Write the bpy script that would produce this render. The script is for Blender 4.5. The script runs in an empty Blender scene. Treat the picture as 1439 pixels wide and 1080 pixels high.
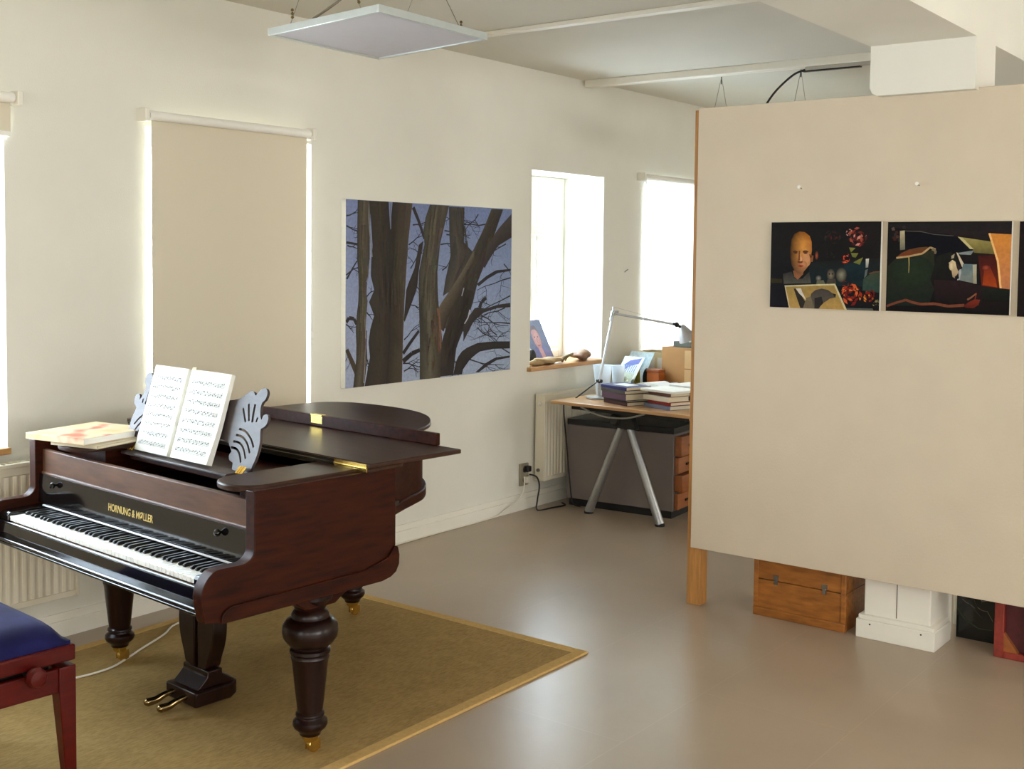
import bpy, bmesh, math, random
from mathutils import Vector, Matrix
random.seed(7)
S = bpy.context.scene
COL = S.collection
PI = math.pi

# ------------------------------------------------------------------ materials
def lin(c):
    r = []
    for x in c:
        x = x / 255.0
        r.append(x / 12.92 if x <= 0.04045 else ((x + 0.055) / 1.055) ** 2.4)
    return r

def sock(b, *names):
    for n in names:
        if n in b.inputs:
            return b.inputs[n]
    return None

MATS = {}
def mat(name, rgb, rough=0.5, metal=0.0, coat=0.0, noise=0.0, nscale=20.0, bump=0.0, bscale=200.0,
        spec=0.5, stretch=None, sheen=0.0):
    """plain procedural material: base colour with a little noise and an optional bump"""
    if name in MATS:
        return MATS[name]
    m = bpy.data.materials.new(name)
    m.use_nodes = True
    nt = m.node_tree
    b = nt.nodes['Principled BSDF']
    c = lin(rgb)
    b.inputs['Base Color'].default_value = (*c, 1)
    b.inputs['Roughness'].default_value = rough
    b.inputs['Metallic'].default_value = metal
    s = sock(b, 'Specular IOR Level', 'Specular')
    if s: s.default_value = spec
    if coat:
        s = sock(b, 'Coat Weight', 'Clearcoat'); s.default_value = coat
        s = sock(b, 'Coat Roughness', 'Clearcoat Roughness'); s.default_value = 0.12
    if sheen:
        s = sock(b, 'Sheen Weight', 'Sheen'); s.default_value = sheen
    tc = nt.nodes.new('ShaderNodeTexCoord')
    vec = tc.outputs['Object']
    if stretch:
        mp = nt.nodes.new('ShaderNodeMapping')
        mp.inputs['Scale'].default_value = stretch
        nt.links.new(vec, mp.inputs['Vector'])
        vec = mp.outputs['Vector']
    if noise:
        n = nt.nodes.new('ShaderNodeTexNoise')
        n.inputs['Scale'].default_value = nscale
        n.inputs['Detail'].default_value = 6
        nt.links.new(vec, n.inputs['Vector'])
        r = nt.nodes.new('ShaderNodeValToRGB')
        r.color_ramp.elements[0].position = 0.3
        r.color_ramp.elements[1].position = 0.7
        r.color_ramp.elements[0].color = (*[max(0, x * (1 - noise)) for x in c], 1)
        r.color_ramp.elements[1].color = (*[min(1, x * (1 + noise)) for x in c], 1)
        nt.links.new(n.outputs['Fac'], r.inputs['Fac'])
        nt.links.new(r.outputs['Color'], b.inputs['Base Color'])
    if bump:
        n2 = nt.nodes.new('ShaderNodeTexNoise')
        n2.inputs['Scale'].default_value = bscale
        n2.inputs['Detail'].default_value = 3
        nt.links.new(vec, n2.inputs['Vector'])
        bp = nt.nodes.new('ShaderNodeBump')
        bp.inputs['Strength'].default_value = bump
        bp.inputs['Distance'].default_value = 0.003
        nt.links.new(n2.outputs['Fac'], bp.inputs['Height'])
        nt.links.new(bp.outputs['Normal'], b.inputs['Normal'])
    MATS[name] = m
    return m

def wood(name, rgb, rough=0.35, coat=0.3, var=0.35, stretch=(2, 14, 14), scale=3.0, spec=0.5):
    return mat(name, rgb, rough=rough, coat=coat, noise=var, nscale=scale, stretch=stretch, spec=spec)

def attr_mat(name, rough=0.5, spec=0.3):
    """paint: takes its colour from the mesh's own painted colours"""
    m = bpy.data.materials.new(name); m.use_nodes = True
    nt = m.node_tree; b = nt.nodes['Principled BSDF']
    a = nt.nodes.new('ShaderNodeVertexColor'); a.layer_name = 'paint'
    n = nt.nodes.new('ShaderNodeTexNoise'); n.inputs['Scale'].default_value = 60; n.inputs['Detail'].default_value = 5
    tc = nt.nodes.new('ShaderNodeTexCoord'); nt.links.new(tc.outputs['Object'], n.inputs['Vector'])
    mx = nt.nodes.new('ShaderNodeMix'); mx.data_type = 'RGBA'; mx.blend_type = 'MULTIPLY'
    mx.inputs[0].default_value = 0.5
    nt.links.new(a.outputs['Color'], mx.inputs[6])
    r = nt.nodes.new('ShaderNodeValToRGB')
    r.color_ramp.elements[0].position = 0.3; r.color_ramp.elements[1].position = 0.7
    r.color_ramp.elements[0].color = (0.72, 0.72, 0.72, 1); r.color_ramp.elements[1].color = (1.25, 1.25, 1.25, 1)
    nt.links.new(n.outputs['Fac'], r.inputs['Fac'])
    nt.links.new(r.outputs['Color'], mx.inputs[7])
    nt.links.new(mx.outputs[2], b.inputs['Base Color'])
    b.inputs['Roughness'].default_value = rough
    s = sock(b, 'Specular IOR Level', 'Specular'); s.default_value = spec
    return m

M_WALL = mat('wall_paint', (224, 222, 211), rough=0.75, noise=0.02, nscale=3, bump=0.25, bscale=140, spec=0.25)
M_CEIL = mat('ceiling_paint', (214, 211, 200), rough=0.8, noise=0.02, nscale=2, spec=0.2)
M_TRIM = mat('white_trim_paint', (232, 228, 216), rough=0.45, noise=0.015, nscale=8)
M_WHITE = mat('white_lacquer', (236, 234, 226), rough=0.4, noise=0.01)
M_RAD = mat('radiator_enamel', (226, 219, 200), rough=0.4, noise=0.01)
M_MAHOG = wood('mahogany', (47, 15, 3), rough=0.42, coat=0.0, var=0.55, stretch=(3, 22, 22), scale=2.2, spec=0.14)
M_MAHOGTOP = wood('mahogany_top', (54, 32, 21), rough=0.38, coat=0.0, var=0.3, stretch=(14, 2.5, 14), scale=2.5, spec=0.26)
M_RAIL = wood('brown_front_rail', (88, 58, 40), rough=0.45, coat=0.0, var=0.3, stretch=(14, 2.5, 14), scale=2.5, spec=0.3)
M_LEG = wood('dark_turned_wood', (27, 9, 6), rough=0.28, coat=0.0, var=0.35, stretch=(20, 20, 3), scale=2, spec=0.3)
M_BLACKWOOD = mat('ebonised_wood', (12, 9, 9), rough=0.1, coat=0.0, noise=0.1, spec=0.5)
M_BLACKKEY = mat('black_key_ebony', (10, 9, 11), rough=0.3, noise=0.1)
M_IVORY = mat('ivory_key', (243, 242, 236), rough=0.25, noise=0.03, nscale=30)
M_BRASS = mat('brass', (226, 190, 104), rough=0.25, metal=1.0, noise=0.12, nscale=40)
M_GOLD = mat('gold_leaf', (205, 180, 110), rough=0.35, metal=0.6, noise=0.1, nscale=60)
M_IRON = mat('dark_iron_plate', (34, 24, 18), rough=0.45, metal=0.3, noise=0.25)
M_STEEL = mat('dull_steel', (150, 150, 148), rough=0.3, metal=1.0, noise=0.08)
M_ALU = mat('brushed_aluminium', (176, 178, 180), rough=0.35, metal=0.9, noise=0.06, nscale=60)
M_PEDAL = mat('worn_brass_pedal', (150, 128, 90), rough=0.22, metal=1.0, noise=0.15)
M_DESKP = wood('music_desk_wood', (64, 52, 50), rough=0.5, coat=0.0, var=0.2, stretch=(6, 6, 20))  # base greyed and lightened for the window's reflection on dark wood
M_PAPER = mat('white_paper', (226, 226, 219), rough=0.8, noise=0.015, nscale=30, spec=0.2)
M_INK = mat('printed_ink', (58, 60, 66), rough=0.8, noise=0.05)
M_SCREW = mat('dark_metal', (40, 38, 36), rough=0.4, metal=0.6, noise=0.1)
M_CABLEW = mat('white_cable_sheath', (226, 220, 204), rough=0.5, noise=0.02)
M_CABLEB = mat('black_cable_sheath', (22, 20, 20), rough=0.5, noise=0.05)
M_PINE = wood('pine_wood', (176, 124, 66), rough=0.55, coat=0.0, var=0.18, stretch=(30, 30, 3))
M_OLDBOX = wood('varnished_box_wood', (150, 92, 34), rough=0.42, coat=0.25, var=0.35, stretch=(14, 3, 14))
M_DESKTOP = wood('beech_desk_top', (196, 150, 98), rough=0.3, coat=0.3, var=0.12, stretch=(14, 2, 14))
M_DRAWER = wood('cherry_drawer_front', (150, 84, 36), rough=0.4, coat=0.2, var=0.2)
M_GREYMET = mat('grey_sheet_metal', (116, 106, 101), rough=0.6, noise=0.04, nscale=6)
M_BLACK = mat('black_plastic', (16, 15, 15), rough=0.45, noise=0.1)
M_SILL = wood('window_sill_wood', (186, 138, 84), rough=0.45, coat=0.2, var=0.15, stretch=(3, 16, 16))
M_BOARD = mat('painted_board', (204, 190, 168), rough=0.75, noise=0.025, nscale=5, bump=0.3, bscale=90, spec=0.25)
M_CANVAS = mat('primed_canvas', (228, 228, 222), rough=0.85, noise=0.03, nscale=60, spec=0.2)
M_VELVET = mat('dark_blue_velvet', (26, 26, 70), rough=0.9, noise=0.3, nscale=9, sheen=0.05, spec=0.1)
M_REDWOOD = wood('red_mahogany_stain', (74, 9, 5), rough=0.3, coat=0.0, var=0.25, stretch=(3, 18, 18), spec=0.25)
M_LAMPF = mat('lamp_frame_aluminium', (200, 206, 204), rough=0.35, metal=0.5, noise=0.03)
M_LAMPD = mat('unlit_lamp_diffuser', (194, 191, 195), rough=0.6, noise=0.02)
M_WIRE = mat('steel_wire', (150, 146, 136), rough=0.4, metal=0.8, noise=0.05)
M_TRUNK = mat('grey_trunking', (176, 172, 160), rough=0.5, noise=0.03)

def floor_material():
    m = bpy.data.materials.new('floor_tiles'); m.use_nodes = True
    nt = m.node_tree; b = nt.nodes['Principled BSDF']
    tc = nt.nodes.new('ShaderNodeTexCoord')
    mp = nt.nodes.new('ShaderNodeMapping'); mp.inputs['Location'].default_value = (0.13, 3.157, 0)
    nt.links.new(tc.outputs['Object'], mp.inputs['Vector'])
    br = nt.nodes.new('ShaderNodeTexBrick')
    base = lin((169, 151, 130))
    br.inputs['Color1'].default_value = (*base, 1)
    br.inputs['Color2'].default_value = (*[x * 1.04 for x in base], 1)
    br.inputs['Mortar'].default_value = (*lin((178, 160, 140)), 1)
    br.inputs['Scale'].default_value = 1.0
    br.inputs['Mortar Size'].default_value = 0.0022
    br.inputs['Mortar Smooth'].default_value = 0.4
    br.inputs['Brick Width'].default_value = 1.2
    br.inputs['Row Height'].default_value = 0.6
    nt.links.new(mp.outputs['Vector'], br.inputs['Vector'])
    n = nt.nodes.new('ShaderNodeTexNoise'); n.inputs['Scale'].default_value = 2.2; n.inputs['Detail'].default_value = 8
    nt.links.new(tc.outputs['Object'], n.inputs['Vector'])
    r = nt.nodes.new('ShaderNodeValToRGB')
    r.color_ramp.elements[0].position = 0.3; r.color_ramp.elements[1].position = 0.7
    r.color_ramp.elements[0].color = (0.9, 0.9, 0.9, 1); r.color_ramp.elements[1].color = (1, 1, 1, 1)
    nt.links.new(n.outputs['Fac'], r.inputs['Fac'])
    mx = nt.nodes.new('ShaderNodeMix'); mx.data_type = 'RGBA'; mx.blend_type = 'MULTIPLY'; mx.inputs[0].default_value = 1
    nt.links.new(br.outputs['Color'], mx.inputs[6]); nt.links.new(r.outputs['Color'], mx.inputs[7])
    nt.links.new(mx.outputs[2], b.inputs['Base Color'])
    b.inputs['Roughness'].default_value = 0.30
    n3 = nt.nodes.new('ShaderNodeTexNoise'); n3.inputs['Scale'].default_value = 40
    nt.links.new(tc.outputs['Object'], n3.inputs['Vector'])
    bp = nt.nodes.new('ShaderNodeBump'); bp.inputs['Strength'].default_value = 0.1; bp.inputs['Distance'].default_value = 0.002
    nt.links.new(n3.outputs['Fac'], bp.inputs['Height']); nt.links.new(bp.outputs['Normal'], b.inputs['Normal'])
    return m
M_FLOOR = floor_material()

def rug_material():
    m = bpy.data.materials.new('sisal_weave'); m.use_nodes = True
    nt = m.node_tree; b = nt.nodes['Principled BSDF']
    tc = nt.nodes.new('ShaderNodeTexCoord')
    c = lin((158, 131, 84))
    n = nt.nodes.new('ShaderNodeTexNoise'); n.inputs['Scale'].default_value = 9; n.inputs['Detail'].default_value = 10; n.inputs['Roughness'].default_value = 0.75
    nt.links.new(tc.outputs['Object'], n.inputs['Vector'])
    nf = nt.nodes.new('ShaderNodeTexNoise'); nf.inputs['Scale'].default_value = 70; nf.inputs['Detail'].default_value = 4
    mpx = nt.nodes.new('ShaderNodeMapping'); mpx.inputs['Scale'].default_value = (0.5, 1.6, 1)
    nt.links.new(tc.outputs['Object'], mpx.inputs['Vector']); nt.links.new(mpx.outputs['Vector'], nf.inputs['Vector'])
    mxn = nt.nodes.new('ShaderNodeMix'); mxn.inputs[0].default_value = 0.55
    nt.links.new(n.outputs['Fac'], mxn.inputs[2]); nt.links.new(nf.outputs['Fac'], mxn.inputs[3])
    r = nt.nodes.new('ShaderNodeValToRGB')
    r.color_ramp.elements[0].position = 0.34; r.color_ramp.elements[1].position = 0.66
    r.color_ramp.elements[0].color = (*[x * 0.78 for x in c], 1); r.color_ramp.elements[1].color = (*[x * 1.2 for x in c], 1)
    nt.links.new(mxn.outputs[0], r.inputs['Fac']); nt.links.new(r.outputs['Color'], b.inputs['Base Color'])
    b.inputs['Roughness'].default_value = 0.95
    s = sock(b, 'Specular IOR Level', 'Specular'); s.default_value = 0.1
    ch = nt.nodes.new('ShaderNodeTexChecker'); ch.inputs['Scale'].default_value = 160
    nt.links.new(tc.outputs['Object'], ch.inputs['Vector'])
    bp = nt.nodes.new('ShaderNodeBump'); bp.inputs['Strength'].default_value = 0.35; bp.inputs['Distance'].default_value = 0.003
    nt.links.new(ch.outputs['Fac'], bp.inputs['Height']); nt.links.new(bp.outputs['Normal'], b.inputs['Normal'])
    return m
M_RUG = rug_material()
M_RUGB = mat('rug_binding_tape', (196, 162, 104), rough=0.9, noise=0.08, nscale=60, bump=0.4, bscale=300, spec=0.1)

def glass_material():
    m = bpy.data.materials.new('window_glass'); m.use_nodes = True
    nt = m.node_tree; nt.nodes.clear()
    out = nt.nodes.new('ShaderNodeOutputMaterial')
    t = nt.nodes.new('ShaderNodeBsdfTransparent'); g = nt.nodes.new('ShaderNodeBsdfGlossy')
    g.inputs['Roughness'].default_value = 0.02
    mx = nt.nodes.new('ShaderNodeMixShader')
    mx.inputs[0].default_value = 0.05; nt.links.new(t.outputs[0], mx.inputs[1]); nt.links.new(g.outputs[0], mx.inputs[2])
    nt.links.new(mx.outputs[0], out.inputs[0])
    return m
M_GLASS = glass_material()

def cloth_material(name, rgb, trans):
    m = bpy.data.materials.new(name); m.use_nodes = True
    nt = m.node_tree; nt.nodes.clear()
    out = nt.nodes.new('ShaderNodeOutputMaterial')
    d = nt.nodes.new('ShaderNodeBsdfDiffuse'); t = nt.nodes.new('ShaderNodeBsdfTranslucent')
    tc = nt.nodes.new('ShaderNodeTexCoord'); n = nt.nodes.new('ShaderNodeTexNoise')
    n.inputs['Scale'].default_value = 300
    nt.links.new(tc.outputs['Object'], n.inputs['Vector'])
    r = nt.nodes.new('ShaderNodeValToRGB'); c = lin(rgb)
    r.color_ramp.elements[0].color = (*[x * 0.96 for x in c], 1); r.color_ramp.elements[1].color = (*c, 1)
    nt.links.new(n.outputs['Fac'], r.inputs['Fac'])
    for s in (d, t): nt.links.new(r.outputs['Color'], s.inputs['Color'])
    mx = nt.nodes.new('ShaderNodeMixShader'); mx.inputs[0].default_value = trans
    nt.links.new(d.outputs[0], mx.inputs[1]); nt.links.new(t.outputs[0], mx.inputs[2])
    nt.links.new(mx.outputs[0], out.inputs[0])
    return m
M_BLIND = cloth_material('beige_blackout_cloth', (219, 210, 189), 0.015)
M_SHEER = cloth_material('white_translucent_cloth', (244, 244, 240), 0.6)
M_MILK = cloth_material('milky_plastic', (236, 242, 246), 0.45)
M_PAINT = attr_mat('oil_paint')
M_PAINTG = attr_mat('varnished_oil_paint', rough=0.5, spec=0.08)

# ------------------------------------------------------------------ mesh helpers
class MB:
    def __init__(s): s.bm = bmesh.new()
    def face(s, pts):
        vs = [s.bm.verts.new(p) for p in pts]
        return s.bm.faces.new(vs)
    def box(s, x0, x1, y0, y1, z0, z1):
        v = [s.bm.verts.new(p) for p in ((x0,y0,z0),(x1,y0,z0),(x1,y1,z0),(x0,y1,z0),(x0,y0,z1),(x1,y0,z1),(x1,y1,z1),(x0,y1,z1))]
        for f in ((3,2,1,0),(4,5,6,7),(0,1,5,4),(1,2,6,5),(2,3,7,6),(3,0,4,7)):
            s.bm.faces.new([v[i] for i in f])
        return s
    def prism(s, poly, lo, hi, axis='z'):
        """poly in the two other axes (x,y | x,z | y,z), extruded along axis"""
        def P(a, b, h):
            return {'z': (a, b, h), 'y': (a, h, b), 'x': (h, a, b)}[axis]
        n = len(poly)
        A = [s.bm.verts.new(P(a, b, lo)) for a, b in poly]
        B = [s.bm.verts.new(P(a, b, hi)) for a, b in poly]
        s.bm.faces.new(A[::-1]); s.bm.faces.new(B)
        for i in range(n):
            s.bm.faces.new((A[i], A[(i+1) % n], B[(i+1) % n], B[i]))
        return s
    def lathe(s, prof, c=(0,0,0), n=28, M=None):
        """prof: (radius, height) list turned about z at c"""
        rings = []
        for r, h in prof:
            r = max(r, 1e-4)
            ring = []
            for k in range(n):
                a = 2*PI*k/n
                p = Vector((r*math.cos(a), r*math.sin(a), h))
                if M: p = M @ p
                ring.append(s.bm.verts.new(p + Vector(c)))
            rings.append(ring)
        for i in range(len(rings)-1):
            for k in range(n):
                s.bm.faces.new((rings[i][k], rings[i][(k+1)%n], rings[i+1][(k+1)%n], rings[i+1][k]))
        s.bm.faces.new(rings[0][::-1]); s.bm.faces.new(rings[-1])
        return s
    def tube(s, pts, r, n=8, smooth_steps=0):
        pts = [Vector(p) for p in pts]
        if smooth_steps:
            pts = spline(pts, smooth_steps)
        rr = r if isinstance(r, (list, tuple)) else [r]*len(pts)
        if len(rr) != len(pts):
            rr = [rr[0] + (rr[-1]-rr[0])*i/(len(pts)-1) for i in range(len(pts))]
        rings = []; up = Vector((0,0,1))
        t0 = (pts[1]-pts[0]).normalized()
        if abs(t0.dot(up)) > 0.9: up = Vector((1,0,0))
        for i, p in enumerate(pts):
            t = (pts[min(i+1,len(pts)-1)] - pts[max(i-1,0)]).normalized()
            a = t.cross(up)
            if a.length < 1e-4: a = t.cross(Vector((0,1,0)))
            a.normalize(); b = t.cross(a).normalized()
            up = a.cross(t).normalized() if a.cross(t).length > 1e-5 else up
            rings.append([s.bm.verts.new(p + a*rr[i]*math.cos(2*PI*k/n) + b*rr[i]*math.sin(2*PI*k/n)) for k in range(n)])
        for i in range(len(rings)-1):
            for k in range(n):
                s.bm.faces.new((rings[i][k], rings[i][(k+1)%n], rings[i+1][(k+1)%n], rings[i+1][k]))
        s.bm.faces.new(rings[0][::-1]); s.bm.faces.new(rings[-1])
        return s
    def rod(s, a, b, r, n=12): return s.tube([a, b], r, n)
    def strip(s, outline, inner, z0, z1):
        """closed wall between two matching open paths (x,y)"""
        n = len(outline)
        a0=[s.bm.verts.new((*p,z0)) for p in outline]; a1=[s.bm.verts.new((*p,z1)) for p in outline]
        b0=[s.bm.verts.new((*p,z0)) for p in inner]; b1=[s.bm.verts.new((*p,z1)) for p in inner]
        for i in range(n-1):
            s.bm.faces.new((a0[i],a0[i+1],a1[i+1],a1[i])); s.bm.faces.new((b0[i+1],b0[i],b1[i],b1[i+1]))
            s.bm.faces.new((a1[i],a1[i+1],b1[i+1],b1[i])); s.bm.faces.new((a0[i+1],a0[i],b0[i],b0[i+1]))
        s.bm.faces.new((a0[0],a1[0],b1[0],b0[0])); s.bm.faces.new((a0[-1],b0[-1],b1[-1],a1[-1]))
        return s
    def ball(s, c, r, n=14, sq=(1,1,1), M=None):
        ret = bmesh.ops.create_uvsphere(s.bm, u_segments=n, v_segments=max(6,n*2//3), radius=1)
        for v in ret['verts']:
            p = Vector((v.co.x*r*sq[0], v.co.y*r*sq[1], v.co.z*r*sq[2]))
            v.co = (M @ p if M else p) + Vector(c)
        return s
    def build(s, name, m, parent=None, bevel=0.0, smooth=35, loc=None, rotz=None, seg=2):
        bmesh.ops.recalc_face_normals(s.bm, faces=s.bm.faces[:])
        me = bpy.data.meshes.new(name)
        s.bm.to_mesh(me); s.bm.free()
        me.materials.append(m)
        if smooth:
            for p in me.polygons: p.use_smooth = True
            me.set_sharp_from_angle(angle=math.radians(smooth))
        o = bpy.data.objects.new(name, me); COL.objects.link(o)
        if parent: o.parent = parent
        if loc: o.location = loc
        if rotz is not None: o.rotation_euler = (0,0,rotz)
        if bevel:
            b = o.modifiers.new('edge', 'BEVEL'); b.width = bevel; b.segments = seg; b.limit_method = 'ANGLE'; b.angle_limit = math.radians(40)
            b.harden_normals = False
        return o

def spline(pts, k):
    P = [Vector(p) for p in pts]; out = []
    for i in range(len(P)-1):
        p0 = P[max(i-1,0)]; p1 = P[i]; p2 = P[i+1]; p3 = P[min(i+2,len(P)-1)]
        for j in range(k):
            t = j/k
            out.append(0.5*((2*p1)+(p2-p0)*t+(2*p0-5*p1+4*p2-p3)*t*t+(3*p1-p0-3*p2+p3)*t**3))
    out.append(P[-1]); return out
def spline2(pts, k): return [(v.x, v.y) for v in spline([(a,b,0) for a,b in pts], k)]

def tag(o, label=None, cat=None, group=None, kind=None):
    if label: o['label'] = label
    if cat: o['category'] = cat
    if group: o['group'] = group
    if kind: o['kind'] = kind
    return o
def thing(name, loc, label, cat, rotz=0, group=None):
    o = bpy.data.objects.new(name, None); COL.objects.link(o)
    o.location = loc; o.rotation_euler = (0,0,rotz); o.empty_display_size = 0.1
    return tag(o, label, cat, group)
def struct(name, loc=(0,0,0)):
    o = bpy.data.objects.new(name, None); COL.objects.link(o); o.location = loc; o['kind'] = 'structure'
    return o
def copy_tree(o, parent=None):
    c = o.copy(); COL.objects.link(c)
    if parent: c.parent = parent
    for ch in list(o.children): copy_tree(ch, c)
    return c
def curve_plate(name, outline, holes, thick, m, parent, M=None):
    """flat plate cut from an outline with holes, given a thickness"""
    cu = bpy.data.curves.new(name+'_outline', 'CURVE'); cu.dimensions = '2D'; cu.fill_mode = 'BOTH'; cu.extrude = thick/2
    for poly in [outline]+holes:
        sp = cu.splines.new('POLY'); sp.points.add(len(poly)-1); sp.use_cyclic_u = True
        for q, (a, b) in zip(sp.points, poly): q.co = (a, b, 0, 1)
    tmp = bpy.data.objects.new('tmp_outline', cu); COL.objects.link(tmp)
    dg = bpy.context.evaluated_depsgraph_get(); dg.update()
    me = bpy.data.meshes.new_from_object(tmp.evaluated_get(dg))
    bpy.data.objects.remove(tmp); bpy.data.curves.remove(cu)
    me.name = name; me.materials.clear(); me.materials.append(m)
    if M: me.transform(M)
    o = bpy.data.objects.new(name, me); COL.objects.link(o); o.parent = parent
    return o
def text_mesh(name, txt, size, m, parent, M, extrude=0.0006, width=None, offset=0.0):
    cu = bpy.data.curves.new(name+'_type', 'FONT'); cu.body = txt; cu.size = size; cu.extrude = extrude
    cu.align_x = 'CENTER'; cu.align_y = 'CENTER'; cu.offset = offset
    tmp = bpy.data.objects.new('tmp_type', cu); COL.objects.link(tmp)
    dg = bpy.context.evaluated_depsgraph_get(); dg.update()
    me = bpy.data.meshes.new_from_object(tmp.evaluated_get(dg))
    bpy.data.objects.remove(tmp); bpy.data.curves.remove(cu)
    if width:
        xs = [v.co.x for v in me.vertices]; k = width/(max(xs)-min(xs)); c = (max(xs)+min(xs))/2
        for v in me.vertices: v.co.x = (v.co.x-c)*k
    me.transform(M); me.name = name; me.materials.clear(); me.materials.append(m)
    o = bpy.data.objects.new(name, me); COL.objects.link(o); o.parent = parent
    return o

class Paint:
    """layers of flat paint strokes on a canvas of size w x h; a runs 0-1 left to right, b 0-1 top to bottom"""
    def __init__(s, w, h): s.w=w; s.h=h; s.f=[]; s.hold=False
    def layer(s):
        if not s.hold: s.f.append(None)
    def poly(s, pts, col, col2=None):
        cs = [col]*len(pts)
        if col2 is not None:      # col2: top-to-bottom change of colour
            bs=[p[1] for p in pts]; lo,hi=min(bs),max(bs)
            cs=[tuple(col[i]+(col2[i]-col[i])*((p[1]-lo)/max(hi-lo,1e-6)) for i in range(3)) for p in pts]
        s.f.append((pts, cs))
    def quad(s, pts, cols): s.f.append((pts, cols))
    def fan(s, c, pts, cc, cols):
        s.layer()
        n=len(pts)
        for k in range(n): s.f.append(([c,pts[k],pts[(k+1)%n]],[cc,cols[k],cols[(k+1)%n]],1))
        s.layer()
    def trunk(s, L, Rr, cl, cm, cr):
        """band between two edges with a colour across it"""
        s.layer()
        L = resample(L, 14); Rr = resample(Rr, 14)
        mids = [((l[0]*0.5+r[0]*0.5), (l[1]+r[1])/2) for l, r in zip(L, Rr)]
        for i in range(len(L)-1):
            s.f.append(([L[i],mids[i],mids[i+1],L[i+1]],[cl,cm,cm,cl],1))
            s.f.append(([mids[i],Rr[i],Rr[i+1],mids[i+1]],[cm,cr,cr,cm],1))
        s.layer()
    def line(s, pts, w0, w1, col, asp=None):
        s.layer()
        n=len(pts)
        for i in range(n-1):
            (a0,b0),(a1,b1)=pts[i],pts[i+1]
            dx=(a1-a0)*s.w; dy=(b1-b0)*s.h; l=math.hypot(dx,dy) or 1
            nx=-dy/l; ny=dx/l
            wa=w0+(w1-w0)*i/(n-1); wb=w0+(w1-w0)*(i+1)/(n-1)
            s.f.append(([(a0+nx*wa/s.w,b0+ny*wa/s.h),(a1+nx*wb/s.w,b1+ny*wb/s.h),(a1-nx*wb/s.w,b1-ny*wb/s.h),(a0-nx*wa/s.w,b0-ny*wa/s.h)],[col]*4,1))
        s.layer()
    def ell(s, a, b, ra, rb, ci, co, rot=0, n=20):
        s.layer()
        pts=[(a+ra*math.cos(t)*math.cos(rot)-rb*math.sin(t)*math.sin(rot), b+ra*math.cos(t)*math.sin(rot)+rb*math.sin(t)*math.cos(rot)) for t in [2*PI*k/n for k in range(n)]]
        for k in range(n):
            s.f.append(([(a,b),pts[k],pts[(k+1)%n]],[ci,co,co],1))
        s.layer()
    def build(s, name, m, parent, place):
        """place(a_metres, b_metres, lift) -> local point"""
        verts=[];faces=[];cols=[]; lift=0
        for e in s.f:
            if e is None: lift+=1; continue
            if len(e)==2: lift+=1
            pts, cs = e[0], e[1]
            base=len(verts)
            for (a,b) in pts:
                a=min(max(a,0),1); b=min(max(b,0),1)
                verts.append(place(a*s.w,b*s.h,0.0003+lift*0.000009))
            faces.append(list(range(base,base+len(pts)))); cols+=cs
        me=bpy.data.meshes.new(name); me.from_pydata(verts,[],faces)
        at=me.color_attributes.new('paint','FLOAT_COLOR','CORNER')
        for p in me.polygons:
            for li in p.loop_indices:
                at.data[li].color=(*lin(cols[me.loops[li].vertex_index]),1)
        me.materials.append(m)
        o=bpy.data.objects.new(name,me); COL.objects.link(o); o.parent=parent
        return o
def resample(pts, n):
    d=[0]
    for i in range(len(pts)-1): d.append(d[-1]+math.dist(pts[i],pts[i+1]))
    out=[]
    for k in range(n):
        t=d[-1]*k/(n-1); i=0
        while i<len(pts)-2 and d[i+1]<t: i+=1
        f=(t-d[i])/max(d[i+1]-d[i],1e-9); f=min(max(f,0),1)
        out.append((pts[i][0]+(pts[i+1][0]-pts[i][0])*f, pts[i][1]+(pts[i+1][1]-pts[i][1])*f))
    return out

# ------------------------------------------------------------------ the room
X0, X1, YS, H, WT = -3.0, 10.6, -8.0, 2.96, 0.42
MB().box(X0-0.3, X1+0.3, YS-0.3, WT, -0.12, 0).build('floor', M_FLOOR, smooth=0)['kind']='structure'
MB().box(X0-0.3, X1+0.3, YS-0.3, WT, H, H+0.15).build('ceiling', M_CEIL, smooth=0)['kind']='structure'

def wall_with_openings(name, along, lo, hi, t0, t1, ops):
    """along 'x': wall runs in x between lo..hi, thickness t0..t1 in y; 'y' the other way. ops: (a,b,z0,z1)"""
    m = MB()
    def bx(a,b,z0,z1):
        if b-a<1e-4 or z1-z0<1e-4: return
        if along=='x': m.box(a,b,t0,t1,z0,z1)
        else: m.box(t0,t1,a,b,z0,z1)
    cur=lo
    for a,b,z0,z1 in sorted(ops):
        bx(cur,a,0,H); bx(a,b,0,z0); bx(a,b,z1,H); cur=b
    bx(cur,hi,0,H)
    o=m.build(name,M_WALL,smooth=0); o['kind']='structure'; return o
NORTH=[(1.3,2.618,0.88,2.29),(3.312,4.349,0.88,2.30),(6.341,7.228,0.96,2.293),(7.80,8.82,0.96,2.29)]
wall_with_openings('wall_north','x',X0,X1,0,WT,NORTH)
SOUTH=[(-1.6,-0.4,0.9,2.45),(0.6,2.7,0.9,2.45),(4.9,5.8,0.9,2.4),(8.2,9.8,0.9,2.45)]
wall_with_openings('wall_south','x',X0,X1,YS-0.3,YS,SOUTH)
WEST=[(-6.6,-5.5,0.9,2.45),(-3.3,-2.5,0.9,2.45)]
wall_with_openings('wall_west','y',YS,0,X0-0.3,X0,WEST)
wall_with_openings('wall_east','y',YS,0,X1,X1+0.3,[])

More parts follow.
